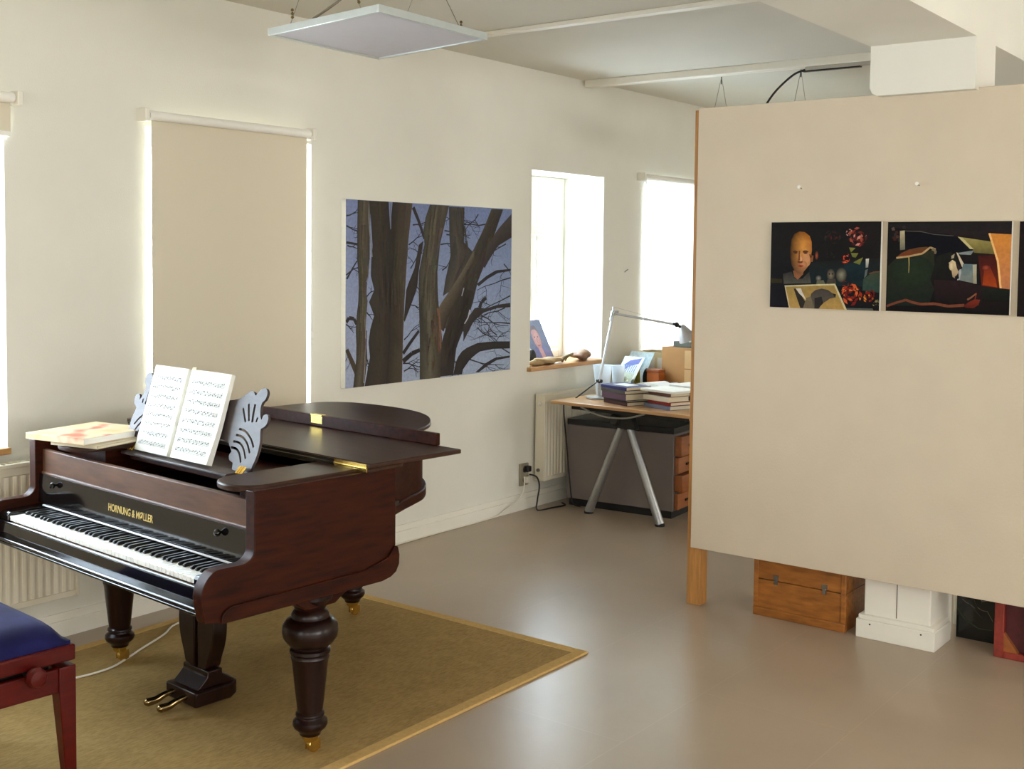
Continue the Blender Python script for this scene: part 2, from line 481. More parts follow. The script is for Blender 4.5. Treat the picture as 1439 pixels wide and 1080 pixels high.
def window(n, x0,x1,z0,z1, y0, y1, tr=None, mull=None, sill=True, along='x', proud=0.035):
    """frame set in the opening between y0..y1, with glass and a wooden sill"""
    w = struct('window_%d' % n)
    f = MB(); t=0.055
    def bx(m,a,b,c0,c1,d,e):
        if along=='x': m.box(a,b,c0,c1,d,e)
        else: m.box(c0,c1,a,b,d,e)
    bx(f,x0,x0+t,y0,y1,z0,z1); bx(f,x1-t,x1,y0,y1,z0,z1)
    bx(f,x0+t,x1-t,y0,y1,z0,z0+t); bx(f,x0+t,x1-t,y0,y1,z1-t,z1)
    ym=y0-0.012 if along=='x' and y0>=0 else y0
    xm = mull if mull else (x0+x1)/2
    bx(f,xm-0.045,xm+0.045,ym,y1,z0+t,z1-t)
    if tr: bx(f,x0+t,xm-0.045,ym,y1,tr-0.03,tr+0.03); bx(f,xm+0.045,x1-t,ym,y1,tr-0.03,tr+0.03)
    f.build('window_frame', M_WHITE, w, bevel=0.006)
    g=MB(); yc=(y0+y1)/2
    bx(g,x0+t,x1-t,yc-0.003,yc+0.003,z0+t,z1-t)
    g.build('window_pane', M_GLASS, w, smooth=0)
    if sill:
        s=MB(); s.box(x0-0.03,x1-0.0008,-proud,y0-0.0005,z0-0.026,z0+0.002)
        s.build('window_sill', M_SILL, w, bevel=0.004)
    return w
window(1,1.3,2.618,0.88,2.29,0.34,0.40,tr=1.88)
window(2,3.312,4.349,0.88,2.30,0.34,0.40,tr=1.88)
w3=window(3,6.341,7.228,0.96,2.293,0.35,0.41,tr=1.90,mull=6.79)
window(4,7.80,8.82,0.96,2.29,0.34,0.40,tr=1.88)
# inner sash and fittings on the open window that the photo shows
f=MB()
for a,b in ((6.845,7.165),(6.405,6.735)):
    for c,d in ((1.02,1.865),(1.935,2.235)):
        f.box(a,a+0.035,0.335,0.352,c,d); f.box(b-0.035,b,0.335,0.352,c,d); f.box(a+0.035,b-0.035,0.335,0.352,c,c+0.035); f.box(a+0.035,b-0.035,0.335,0.352,d-0.035,d)
f.build('window_sash', M_WHITE, w3, bevel=0.003)
f=MB(); f.rod((6.865,0.335,1.45),(6.865,0.30,1.45),0.008); f.rod((6.865,0.305,1.46),(6.865,0.305,1.36),0.009)
f.build('window_handle', M_WHITE, w3)
for i,(a,b,z0,z1) in enumerate(SOUTH): window(5+i,a,b,z0,z1,YS-0.25,YS-0.19,tr=1.95,sill=False)
for i,(a,b,z0,z1) in enumerate(WEST): window(9+i,a,b,z0,z1,X0-0.25,X0-0.19,tr=1.95,sill=False,along='y')

# baseboards (two stepped boards), white
m=MB()
for a,b in ((X0,X1),): m.box(a,b,-0.016,0,0,0.075); m.box(a,b,-0.010,0,0.075,0.11)
m.build('baseboard_north', M_TRIM, bevel=0.002)['kind']='structure'
# ceiling strips and the service trunking
MB().box(5.13,5.19,YS,-0.01,H-0.022,H).build('trim_1', M_TRIM, bevel=0.004)['kind']='structure'
MB().box(6.94,7.02,YS,-0.01,H-0.05,H).build('trim_2', M_TRIM, bevel=0.006)['kind']='structure'
# ceiling beam and the column under it
MB().box(X0,X1,-3.25,-2.805,2.64,H).build('trim_3', M_WALL, smooth=0)['kind']='structure'
col=struct('trim_4')
m=MB(); prof=[(-2.805,2.64),(-2.805,2.46),(-2.815,2.437),(-2.84,2.425),(-3.25,2.425),(-3.25,2.64)]
m.prism([(a,b) for a,b in prof],5.02,5.30,'x'); m.build('capital',M_WALL,col)
m=MB(); m.box(5.16,5.47,-3.09,-2.79,0,2.425); m.build('shaft',M_TRIM,col,bevel=0.006)
m=MB(); m.box(5.13,5.36,-3.12,-2.765,0,0.085); m.box(5.138,5.352,-3.112,-2.773,0.085,0.105); m.build('column_base',M_TRIM,col,bevel=0.003)
m=MB(); m.rod((5.129,-2.83,0.088-0.02),(5.1285,-2.83,0.068),0.004); m.rod((5.129,-3.06,0.068),(5.1285,-3.06,0.068),0.004); m.build('screw_head',M_SCREW,col)
m=MB(); m.box(5.1585,5.160,-2.942,-2.938,0.11,2.4); m.build('casing_seam',M_GREYMET,col)
MB().rod((5.62,-3.075,0),(5.62,-3.075,2.64),0.022).build('trim_5', M_TRIM)['kind']='structure'

# ------------------------------------------------------------------ blinds
def blind(x0,x1,zr,zb,label,cloth,y=-0.045,fab=None,bracket=True,chain=True):
    t=thing('roller_blind',((x0+x1)/2,0,zr),label,'blind')
    cx=(x0+x1)/2; L=x1-x0
    m=MB(); m.rod((-L/2+0.02,y,0),(L/2-0.02,y,0),0.022,n=20); m.build('roller',M_WHITE,t)
    f0,f1 = fab if fab else (x0+0.025,x1-0.025)
    m=MB(); m.box(f0-cx,f1-cx,y+0.0205,y+0.0215,zb-zr,0.0); m.build('blind_cloth',cloth,t,smooth=0)
    m=MB(); m.box(f0-cx,f1-cx,y+0.014,y+0.028,zb-zr-0.022,zb-zr); m.build('bottom_bar',M_WHITE,t,bevel=0.004)
    for s,xx in ((-1,-L/2),(1,L/2)):
        m=MB(); m.box(xx-0.012,xx+0.012,y-0.028,0.0,-0.03,0.03); m.build('bracket',M_TRIM,t,bevel=0.004)
    if chain:
        m=MB(); m.tube([(L/2-0.03,y-0.03,-0.01),(L/2-0.028,y-0.032,-1.0),(L/2-0.024,y-0.03,-1.05),(L/2-0.02,y-0.028,-1.0),(L/2-0.02,y-0.028,-0.01)],0.0022,n=6); m.build('pull_chain',M_WHITE,t)
        m=MB(); m.lathe([(0.002,0),(0.007,0.008),(0.007,0.035),(0.002,0.045)],(L/2-0.024,y-0.03,-1.09),n=10); m.build('chain_weight',M_WHITE,t)
    return t
blind(1.24,2.655,2.352,2.215,'half raised roller blind at the cut-off window beside the picture\'s left border',M_BLIND,fab=(1.27,2.635),chain=False)
blind(3.275,4.312,2.347,0.80,'beige roller blind pulled fully down behind the piano',M_BLIND,fab=(3.327,4.296))
blind(7.70,8.86,2.325,0.985,'bright white roller blind glowing behind the desk lamp',M_SHEER,fab=(7.775,8.83),chain=False)

# ------------------------------------------------------------------ radiators
def radiator(x0,x1,z0,z1,label,n,valve):
    t=thing('panel_radiator',((x0+x1)/2,0,z0),label,'radiator'); L=x1-x0; h=z1-z0
    m=MB(); k=int(L/0.0185)
    pts=[]
    for i in range(k+1):
        a=-L/2+0.012+(L-0.024)*i/k
        d=-0.0965 if i%2 else -0.0915
        pts.append((a,d))
    # corrugated front plate
    prof=[]
    for i in range(len(pts)-1):
        (a,d),(b,e)=pts[i],pts[i+1]
        prof+= [(a,d),(a+(b-a)*0.35,d),(a+(b-a)*0.5,(d+e)/2)]
    prof.append(pts[-1])
    m.prism(prof+[(L/2-0.012,-0.072),(-L/2+0.012,-0.072)],0.03,h-0.05,'z')
    m.build('front_plate',M_RAD,t,smooth=0)
    m=MB(); m.box(-L/2+0.012,L/2-0.012,-0.0945,-0.074,h-0.05,h-0.012); m.box(-L/2+0.012,L/2-0.012,-0.0945,-0.074,0.0,0.03); m.box(-L/2+0.012,L/2-0.012,-0.045,-0.03,0.0,h-0.012); m.build('rail_plate',M_RAD,t,bevel=0.004)
    for s in (-1,1):
        m=MB(); xx=s*L/2; m.box(min(xx,xx-s*0.012),max(xx,xx-s*0.012),-0.10,-0.02,0.0,h); m.build('side_panel',M_RAD,t,bevel=0.003)
    m=MB()
    m.box(-L/2+0.012,L/2-0.012,-0.099,-0.092,h-0.012,h+0.002); m.box(-L/2+0.012,L/2-0.012,-0.03,-0.022,h-0.012,h+0.002)
    j=int(L/0.03)
    for i in range(j): a=-L/2+0.02+(L-0.04)*i/j; m.box(a,a+0.014,-0.092,-0.03,h-0.008,h)
    m.build('top_grille',M_RAD,t)
    for s in (-0.3,0.3):
        m=MB(); m.box(s*L-0.02,s*L+0.02,-0.03,0,h*0.6,h*0.7); m.build('wall_bracket',M_RAD,t)
    if valve:
        m=MB(); m.rod((-L/2-0.004,-0.055,0.075),(-L/2-0.014,-0.055,0.075),0.012); m.build('drain_plug',M_STEEL,t)
        m=MB(); m.rod((-L/2-0.004,-0.06,h-0.06),(-L/2-0.014,-0.06,h-0.06),0.012); m.build('vent_plug',M_WHITE,t)
radiator(0.95,2.888,0.20,0.82,'wide white ribbed radiator on the wall behind the piano keyboard',1,False)
radiator(6.385,7.19,0.185,0.775,'white ribbed radiator under the open window beside the desk',1,True)

# ------------------------------------------------------------------ rug
rug=thing('sisal_rug',(2.66,-1.075,0),'tan sisal rug with a pale binding under the piano','rug')
RX,RY=1.50,0.875
m=MB(); m.box(-RX+0.05,RX-0.05,-RY+0.05,RY-0.05,0.0005,0.010); m.build('woven_field',M_RUG,rug,bevel=0.002)
m=MB()
m.box(-RX,RX,-RY,-RY+0.052,0.0005,0.0115); m.box(-RX,RX,RY-0.052,RY,0.0005,0.0115)
m.box(-RX,-RX+0.052,-RY+0.052,RY-0.052,0.0005,0.0115); m.box(RX-0.052,RX,-RY+0.052,RY-0.052,0.0005,0.0115)
m.build('binding',M_RUGB,rug,bevel=0.003)
RZ=0.0105

# ------------------------------------------------------------------ the piano (u: keyboard to tail, v: treble to bass)
ANG=math.radians(-4.2)
PO=(2.393,-1.860)
pno=thing('grand_piano',(PO[0],PO[1],0),'dark mahogany grand piano with its front lid folded back','piano',rotz=ANG)
W=1.494; T=0.048; C=W/2
side=[(0,0.97),(0,0.785)]+spline2([(0.0,0.785),(-0.004,0.772),(-0.017,0.757),(-0.040,0.748),(-0.095,0.748),(-0.140,0.747),(-0.165,0.732),(-0.184,0.708),(-0.194,0.68),(-0.193,0.65),(-0.185,0.61),(-0.180,0.590)],4)[1:]+[(-0.130,0.583)]
treble=side+[(0.575,0.583),(0.60,0.60),(0.60,0.97)]
m=MB(); m.prism(treble,0,T,'y'); m.build('treble_cheek',M_MAHOG,pno,bevel=0.003)
bass=side+[(0.60,0.583),(0.60,0.97)]
m=MB(); m.prism(bass,W-T,W,'y'); m.build('bass_cheek',M_MAHOG,pno,bevel=0.003)
# moulding along the foot of the treble side
mol=[(-0.128,0.580)]+spline2([(-0.128,0.583),(-0.124,0.606),(-0.108,0.622),(-0.085,0.629)],4)+[(0.45,0.634),(0.56,0.66),(0.59,0.695),(0.604,0.69),(0.611,0.66),(0.609,0.628),(0.595,0.602),(0.57,0.588),(0.53,0.580)]
m=MB(); m.prism(mol,-0.010,0.002,'y'); m.build('base_moulding',M_MAHOG,pno,bevel=0.004)
# curved rim: treble bend, round tail, straight bass side
rim_pts=[(0.60,0.050),(0.66,0.13),(0.75,0.24),(0.86,0.36),(0.97,0.445),(1.08,0.505),(1.20,0.56),(1.31,0.615),(1.41,0.705),(1.485,0.80),(1.54,0.92),(1.572,1.08),(1.566,1.27),(1.535,1.385),(1.46,1.465),(1.36,1.49),(1.2,1.494),(0.9,1.494),(0.60,1.494)]
rim=spline2(rim_pts,5)
def offset(path,d):
    out=[]
    for i,(a,b) in enumerate(path):
        p=path[max(i-1,0)]; q=path[min(i+1,len(path)-1)]
        tx,ty=q[0]-p[0],q[1]-p[1]; l=math.hypot(tx,ty) or 1
        out.append((a-ty/l*d,b+tx/l*d))
    return out
m=MB(); m.strip(rim,offset(rim,0.04),0.665,0.969); m.build('bent_rim',M_MAHOG,pno)
m=MB(); m.strip(offset(rim,-0.016),offset(rim,0.01),0.660,0.702); m.build('rim_moulding',M_MAHOG,pno,bevel=0.005)
m=MB(); m.prism(offset(rim,0.02),0.668,0.69,'z'); m.build('bottom_board',M_BLACKWOOD,pno,smooth=0)
# keybed, key slip and lip
m=MB(); m.box(-0.150,0.60,T,W-T,0.586,0.628); m.build('keybed',M_BLACKWOOD,pno,bevel=0.003)
m=MB(); m.box(-0.178,-0.150,T,W-T,0.604,0.628); m.rod((-0.178,T,0.622),(-0.178,W-T,0.622),0.007); m.rod((-0.178,T,0.609),(-0.178,W-T,0.609),0.0055); m.build('keybed_lip',M_BLACKWOOD,pno)
m=MB(); m.box(-0.158,-0.139,T,W-T,0.628,0.676); m.rod((-0.149,T,0.676),(-0.149,W-T,0.676),0.007); m.build('key_slip',M_BLACKWOOD,pno)
for v0,v1 in ((T,0.119),(W-0.119,W-T)):
    m=MB(); m.prism([(-0.145,0.628),(-0.145,0.70),(-0.135,0.712),(0.0,0.716),(0.02,0.716),(0.02,0.628)],v0,v1,'y'); m.build('key_block',M_BLACKWOOD,pno,bevel=0.004)
kb=MB(); kb.box(-0.128,0.02,0.12,W-0.12,0.630,0.674); kb=kb.build('keyboard',M_PINE,pno,smooth=0)
kw=(W-0.24)/52; K0=W-0.12          # from the bass end
first=None
def keymesh(a0,a1,b0,b1,z0,z1,chamf=0.0):
    m=MB()
    if chamf:
        m.prism([(a0,z0),(a0,z1-0.004),(a0+0.008,z1),(a1,z1),(a1,z0)],b0+0.0002,b1-0.0002,'y')
    else: m.box(a0,a1,b0,b1,z0,z1)
    return m
wk=keymesh(-0.137,0.02,-kw+0.0005,-0.0005,0.681,0.7).build('white_key',M_IVORY,kb,bevel=0.0015,seg=1)
bk=keymesh(-0.088,0.02,-0.0055,0.0055,0.7,0.7125,chamf=1).build('black_key',M_BLACKKEY,kb,bevel=0.0012,seg=1)
wk.location=(0,K0,0); usedb=False
for i in range(52):
    if i: o=wk.copy(); COL.objects.link(o); o.parent=kb; o.location=(0,K0-i*kw,random.uniform(-.0004,.0004))
    note=(i+5)%7                      # A0 first: C=0 D E F G A B
    if i<51 and note in (0,1,3,4,5):
        if not usedb: b=bk; usedb=True
        else: b=bk.copy(); COL.objects.link(b); b.parent=kb
        sh={0:0.0025,1:-0.0025,3:0.003,4:0,5:-0.003}[note]
        b.location=(0,K0-(i+1)*kw+sh,0)
# fallboard with gilt lettering, its lower edge and two knobs
def fb(z): return 0.012+(z-0.722)*0.05
m=MB(); m.prism([(fb(0.722),0.722),(fb(0.835),0.835),(fb(0.835)+0.018,0.835),(fb(0.722)+0.018,0.722)],T,W-T,'y'); fbo=m.build('fallboard',M_BLACKWOOD,pno)
m=MB(); m.box(0.001,0.011,0.1,W-0.1,0.714,0.7205); m.build('fallboard_edge',mat('painted_edge_glint',(196,196,200),rough=0.25,noise=0.03),fbo,bevel=0.003)  # pale colour stands in for window light caught on the polished edge
tilt=math.atan(0.05)
Mt=Matrix(((0,0,-1,0),(-1,0,0,0),(0,1,0,0),(0,0,0,1)))        # type x to -v, type y to z, facing the player
Mt=Matrix.Translation((fb(0.781)-0.0006,0.762,0.781))@Matrix.Rotation(tilt,4,'Y')@Mt
text_mesh('lettering','HORNUNG & M\u00d8LLER',0.037,M_GOLD,fbo,Mt,width=0.30,offset=0.0006)
for v in (0.205,1.31):
    m=MB(); m.lathe([(0.004,0),(0.006,0.006),(0.011,0.010),(0.013,0.017),(0.009,0.024),(0.002,0.026)],(0,0,0),n=16,M=Matrix.Rotation(-PI/2,3,'Y'))
    m.build('fallboard_knob',M_BLACKWOOD,fbo,loc=(fb(0.806),v,0.806))
# front rail above the fallboard
m=MB(); m.box(0.030,0.052,T,W-T,0.838,0.930); m.rod((0.031,T,0.837),(0.031,W-T,0.837),0.006); m.build('front_rail',M_RAIL,pno,bevel=0.003)
# inside: iron plate, wrest plank, tuning pins, dampers
m=MB(); m.box(0.052,0.66,T,W-T,0.82,0.838); pl=m.build('iron_plate',M_IRON,pno,smooth=0)
m=MB(); m.box(0.075,0.14,0.30,W-0.22,0.838,0.872); m.build('wrest_plank',M_OLDBOX,pl,bevel=0.004)
m=MB()
for i in range(90):
    v=0.30+i*0.0108; m.rod((0.10+0.022*(i%3),v,0.86),(0.10+0.022*(i%3),v,0.892),0.003,n=6)
m.build('tuning_pins',M_STEEL,pl)
# side shelves with rounded candle pads
def shelf(v0,v1,vc,sgn,name):
    pts=[]
    r=(v1-v0)/2
    for k in range(17):
        a=PI/2+PI*k/16
        pts.append((0.075+0.095*math.cos(a),vc+r*math.sin(a)))
    pts+= [(0.16,vc-r),(0.46,vc-r),(0.46,vc+r),(0.16,vc+r)]
    m=MB(); m.prism(pts,0.958,0.980,'z'); return m.build(name,M_MAHOGTOP,pno,bevel=0.006)
shelf(0.03,0.245,0.1375,1,'candle_shelf')
shelf(1.07,1.30,1.19,-1,'candle_shelf')
m=MB(); m.box(0.10,0.45,0.06,0.22,0.838,0.957); m.build('shelf_block',M_MAHOG,pno,smooth=0)
m=MB(); m.box(0.12,0.45,1.12,1.40,0.838,0.957); m.build('shelf_block',M_MAHOG,pno,smooth=0)
m=MB(); m.box(0.195,0.47,0.245,1.07,0.915,0.938); m.build('desk_slide',M_MAHOG,pno,bevel=0.004)
# main lid, folded front flap with its upright lip
lid=spline2([(0.447,-0.022),(0.57,-0.022),(0.62,-0.012),(0.67,0.05),(0.76,0.18),(0.87,0.315),(0.97,0.40),(1.09,0.465),(1.22,0.52),(1.335,0.585),(1.435,0.68),(1.515,0.78),(1.575,0.905),(1.61,1.08),(1.602,1.28),(1.568,1.405),(1.48,1.495),(1.36,1.517),(1.2,1.52),(0.447,1.52)],5)
m=MB(); m.prism(lid,0.971,0.9875,'z'); m.build('main_lid',M_MAHOGTOP,pno,bevel=0.005)
m=MB(); m.box(0.447,0.890,-0.038,1.53,0.9885,1.005); flap=m.build('front_flap',M_MAHOGTOP,pno,bevel=0.004)
m=MB(); m.box(0.872,0.892,0.075,1.42,1.0055,1.052); m.build('flap_lip',M_MAHOG,flap,bevel=0.003)
m=MB(); m.box(0.8705,0.8725,0.742,0.812,1.018,1.052); m.box(0.868,0.894,0.742,0.812,1.051,1.0535); m.rod((0.871,0.742,1.052),(0.871,0.812,1.052),0.0035); m.build('brass_catch',M_BRASS,flap)
m=MB(); m.box(0.4445,0.4475,-0.020,0.15,0.974,1.002); m.rod((0.4445,-0.02,0.988),(0.4445,0.15,0.988),0.004); m.build('piano_hinge',M_BRASS,pno)
m=MB(); m.box(0.4445,0.4475,0.1505,1.51,0.974,1.002); m.rod((0.4445,0.1505,0.988),(0.4445,1.51,0.988),0.004); m.build('piano_hinge',mat('dark_hinge',(70,60,44),rough=0.3,metal=0.8,noise=0.2),pno)  # remaining length of the hinge, in a darker metal
# music desk: ledge and two pierced scroll panels, leaning back
D0=(0.218,0.938); TL=math.atan2(0.097,0.32)
desk=MB(); desk.box(0.168,0.245,0.40,1.095,0.938,0.950); desk=desk.build('music_desk',M_DESKP,pno,bevel=0.004)
def deskM(sgn):
    # plate x = outwards from the centre, plate y = up the lean
    ux=Vector((0,-sgn,0)); uy=Vector((math.sin(TL),0,math.cos(TL))); n=ux.cross(uy)
    R=Matrix((( ux.x,uy.x,n.x,0.232),(ux.y,uy.y,n.y,C),(ux.z,uy.z,n.z,0.951),(0,0,0,1)))
    return R
outl=spline2([(0.30,0.0),(0.392,0.0),(0.410,0.028),(0.421,0.07),(0.419,0.115),(0.407,0.155),(0.419,0.163),(0.433,0.178),(0.434,0.20),(0.419,0.212),(0.403,0.204),(0.398,0.190),(0.386,0.205),(0.377,0.232),(0.380,0.250),(0.393,0.262),(0.396,0.285),(0.380,0.301),(0.358,0.296),(0.343,0.282),(0.332,0.270),(0.318,0.282),(0.298,0.284),(0.280,0.272),(0.24,0.25),(0.15,0.235),(0.05,0.23)],3)+[(0.03,0.23),(0.03,0.10),(0.19,0.10),(0.245,0.088),(0.272,0.062),(0.262,0.045),(0.272,0.030),(0.296,0.024)]
def slot(pts,w):
    P=spline2(pts,4); L=offset(P,w); R=offset(P,-w)
    return L+R[::-1]
holes=[slot([(0.285,0.145),(0.325,0.140),(0.365,0.118),(0.392,0.090)],0.0042),
       slot([(0.275,0.122),(0.318,0.118),(0.352,0.098),(0.378,0.068)],0.0042),
       slot([(0.268,0.098),(0.308,0.096),(0.338,0.078),(0.362,0.046)],0.0042),
       slot([(0.262,0.075),(0.295,0.074),(0.322,0.058),(0.340,0.030)],0.0045),
       slot([(0.350,0.175),(0.345,0.205),(0.342,0.240)],0.0055),
       slot([(0.330,0.178),(0.318,0.205),(0.305,0.238)],0.005),
       slot([(0.312,0.172),(0.295,0.195),(0.278,0.22)],0.0045),
       slot([(0.372,0.178),(0.374,0.195)],0.004)]
for sgn in (1,-1):
    curve_plate('desk_panel',outl,holes,0.011,M_DESKP,desk,deskM(sgn))
for v in (0.372,1.085):
    m=MB(); m.box(0.205,0.240,v-0.022,v+0.022,0.938,0.950)
    for k in range(3): m.rod((0.20,v-0.014+0.014*k,0.950),(0.222,v-0.014+0.014*k,0.972),0.005,n=8)
    m.build('desk_bracket',M_BRASS,desk)
# legs, casters
def leg(u,v,name='leg'):
    e=MB()
    prof=[(0.078,0.582),(0.078,0.555),(0.062,0.535),(0.052,0.515),(0.058,0.508),(0.064,0.498),(0.064,0.485),(0.080,0.478),(0.093,0.460),(0.096,0.440),(0.092,0.418),(0.078,0.398),(0.063,0.388),(0.062,0.382),(0.069,0.377),(0.070,0.366),(0.064,0.360),(0.064,0.354),(0.066,0.349),(0.063,0.340),(0.061,0.330),(0.052,0.24),(0.044,0.168),(0.043,0.160),(0.049,0.155),(0.050,0.149),(0.046,0.144),(0.047,0.138),(0.058,0.128),(0.060,0.116),(0.055,0.104),(0.042,0.093),(0.037,0.086),(0.035,0.078)]
    e.lathe(prof[::-1],(0,0,0),n=32)
    l=e.build(name,M_LEG,pno,loc=(u,v,RZ-0.0105))
    m=MB(); m.lathe([(0.022,0.056),(0.026,0.062),(0.030,0.078),(0.034,0.084),(0.034,0.092)],(0,0,0),n=24)
    m.box(-0.008,0.032,-0.017,-0.013,0.022,0.060); m.box(-0.008,0.032,0.013,0.017,0.022,0.060)
    c=m.build('caster_fork',M_BRASS,l)
    m=MB(); m.lathe([(0.021,-0.0115),(0.025,-0.007),(0.025,0.007),(0.021,0.0115)],(0,0,0),n=20,M=Matrix.Rotation(PI/2,3,'X')); m.build('caster_wheel',M_BRASS,l,loc=(0.016,0,0.0358))
    return l
leg(0.300,0.100); leg(0.325,1.385); leg(1.40,1.165)
m=MB(); m.prism([(0.16,0.583),(0.47,0.583),(0.40,0.555),(0.36,0.53),(0.24,0.53),(0.20,0.555)],0.04,0.16,'y'); m.build('leg_block',M_MAHOG,pno,bevel=0.004)
m=MB(); m.box(0.24,0.41,1.30,1.46,0.53,0.586); m.build('leg_block',M_MAHOG,pno,bevel=0.004)
m=MB(); m.box(1.30,1.50,1.08,1.25,0.58,0.668); m.build('leg_block',M_MAHOG,pno,bevel=0.004)
# pedal lyre
ly=MB(); ly.prism([(0.205,0.650),(0.215,0.645),(0.36,0.645),(0.405,0.675),(0.415,0.747),(0.405,0.819),(0.36,0.849),(0.215,0.849),(0.205,0.844)],0.042,0.098,'z'); ly=ly.build('pedal_lyre',M_LEG,pno,bevel=0.006)
m=MB(); m.prism([(0.225,0.098),(0.395,0.098),(0.36,0.125),(0.335,0.14),(0.335,0.16),(0.27,0.16),(0.27,0.14),(0.255,0.125)],0.665,0.829,'y'); m.build('lyre_foot',M_LEG,ly,bevel=0.004)
for sg in (-1,1):
    o=[(0.020,0.155),(0.068,0.165),(0.082,0.20),(0.105,0.255),(0.115,0.31),(0.112,0.37),(0.098,0.43),(0.082,0.47),(0.085,0.50),(0.105,0.53),(0.105,0.587)]
    i=[(0.018,0.587),(0.016,0.53),(0.022,0.48),(0.022,0.42),(0.014,0.36),(0.010,0.31),(0.012,0.155)]
    o=spline2(o,3); poly=[(C+sg*a,z) for a,z in o+i]
    m=MB(); m.prism(poly,0.272,0.335,'x'); m.build('lyre_arm',M_LEG,ly,bevel=0.005)
m=MB(); m.box(0.25,0.36,C-0.125,C+0.125,0.535,0.587); m.build('lyre_block',M_LEG,ly,bevel=0.004)
for v in (C-0.007,C+0.007):
    m=MB(); m.rod((0.30,v,0.12),(0.30,v,0.54),0.0035,n=8); m.build('pedal_rod',M_BRASS,ly)
for v in (0.708,0.796):
    m=MB(); P=spline([(0.26,v,0.070),(0.21,v,0.072),(0.17,v+0.004,0.066),(0.14,v+0.01,0.054),(0.108,v+0.016,0.052)],5)
    n=len(P); m.tube([(p.x,p.y,p.z) for p in P],[0.008+0.0085*i/(n-1) for i in range(n)],n=12)
    for vtx in m.bm.verts: pass
    q=P[-1]; m.ball((q.x,q.y,q.z),0.0165,n=14,sq=(0.8,1,0.85)); m.build('pedal',M_PEDAL,ly)

# open music book on the desk
mb=thing('music_book',(PO[0],PO[1],0),'open book of printed sheet music leaning on the piano music desk','sheet music',rotz=ANG)
def page(name,v0,v1,curl):
    uy=Vector((math.sin(TL),0,math.cos(TL))); nrm=Vector((-math.cos(TL),0,math.sin(TL)))
    base=Vector((0.214,0,0.9525)); hgt=0.334
    def P(a,b,l):     # a 0-1 from v0 to v1, b 0-1 up
        k=curl(a,b)
        return base+Vector((0,v0+(v1-v0)*a,0))+uy*(b*hgt)+nrm*(k+l)
    bm=MB(); na,nb=10,8
    top=[[bm.bm.verts.new(P(a/na,b/nb,0.0)) for b in range(nb+1)] for a in range(na+1)]
    bot=[[bm.bm.verts.new(P(a/na,b/nb,0.0)-nrm*(curl(a/na,b/nb)*0.5+0.010)) for b in range(nb+1)] for a in range(na+1)]
    for a in range(na):
        for b in range(nb):
            bm.bm.faces.new((top[a][b],top[a+1][b],top[a+1][b+1],top[a][b+1])); bm.bm.faces.new((bot[a+1][b],bot[a][b],bot[a][b+1],bot[a+1][b+1]))
    for a in range(na):
        bm.bm.faces.new((top[a][0],bot[a][0],bot[a+1][0],top[a+1][0])); bm.bm.faces.new((top[a][nb],top[a+1][nb],bot[a+1][nb],bot[a][nb]))
    for b in range(nb):
        bm.bm.faces.new((top[0][b],top[0][b+1],bot[0][b+1],bot[0][b])); bm.bm.faces.new((top[na][b],bot[na][b],bot[na][b+1],top[na][b+1]))
    pg=bm.build(name,M_PAPER,mb,smooth=50)
    ink=MB()
    for st in range(8):
        b0=0.08+st*0.108
        for ln in range(5):
            for q in range(8):
                a0=0.08+0.84*q/8; a1=0.08+0.84*(q+1)/8; bb=b0+ln*0.0105
                ink.face([P(a0,bb,0.0006),P(a1,bb,0.0006),P(a1,bb+0.0022,0.0006),P(a0,bb+0.0022,0.0006)])
        a=0.10
        while a<0.9:
            bb=b0+random.uniform(0,0.042); w=0.016
            ink.face([P(a,bb,0.0009),P(a+w,bb,0.0009),P(a+w,bb+0.011,0.0009),P(a,bb+0.011,0.0009)])
            if random.random()<0.7: ink.face([P(a+w-0.004,bb,0.0010),P(a+w,bb,0.0010),P(a+w,bb+0.038,0.0010),P(a+w-0.004,bb+0.038,0.0010)])
            a+=random.uniform(0.022,0.06)
    ink.build('printed_notes',M_INK,pg,smooth=0)
page('left_page',1.047,0.822,lambda a,b:0.016+0.006*math.sin(a*PI))
page('right_page',0.798,0.545,lambda a,b:0.016+0.006*math.sin(a*PI)+0.018*max(0,a-0.55)*max(0,0.4-b)*4)
m=MB(); m.prism([(0.217,0.9525),(0.226,0.9525),(0.226+0.0975,0.9525+0.33),(0.217+0.0975,0.9525+0.33)],0.797,0.823,'y'); m.build('book_spine',mat('aged_paper',(206,192,160),rough=0.85,noise=0.05),mb)
# two books lying on the bass end of the piano
def slab_book(name,label,cover,w,d,h,loc,rotz,pages=True,group=None,parent_cat='book',soft=False,leaf=None,cov2=None):
    t=thing(name,loc,label,parent_cat,rotz=rotz,group=group)
    c=0.0025 if not soft else 0.001
    m=MB(); m.box(-w/2,w/2,-d/2,d/2,0,c); m.box(-w/2,w/2,-d/2,d/2,h-c,h); m.box(-w/2,-w/2+c*1.2,-d/2,d/2,c,h-c); m.build('cover',cover,t,bevel=0.0008,seg=1)
    m=MB(); m.box(-w/2+c*1.2,w/2-0.004,-d/2+0.004,d/2-0.004,c,h-c); m.build('page_block',leaf or M_PAGES,t,smooth=0)
    return t
M_PAGES=mat('page_edges',(222,212,186),rough=0.85,noise=0.08,nscale=3,stretch=(1,1,300),spec=0.15)
M_PAGESW=mat('white_page_edges',(236,236,230),rough=0.85,noise=0.04,nscale=3,stretch=(1,1,300),spec=0.15)
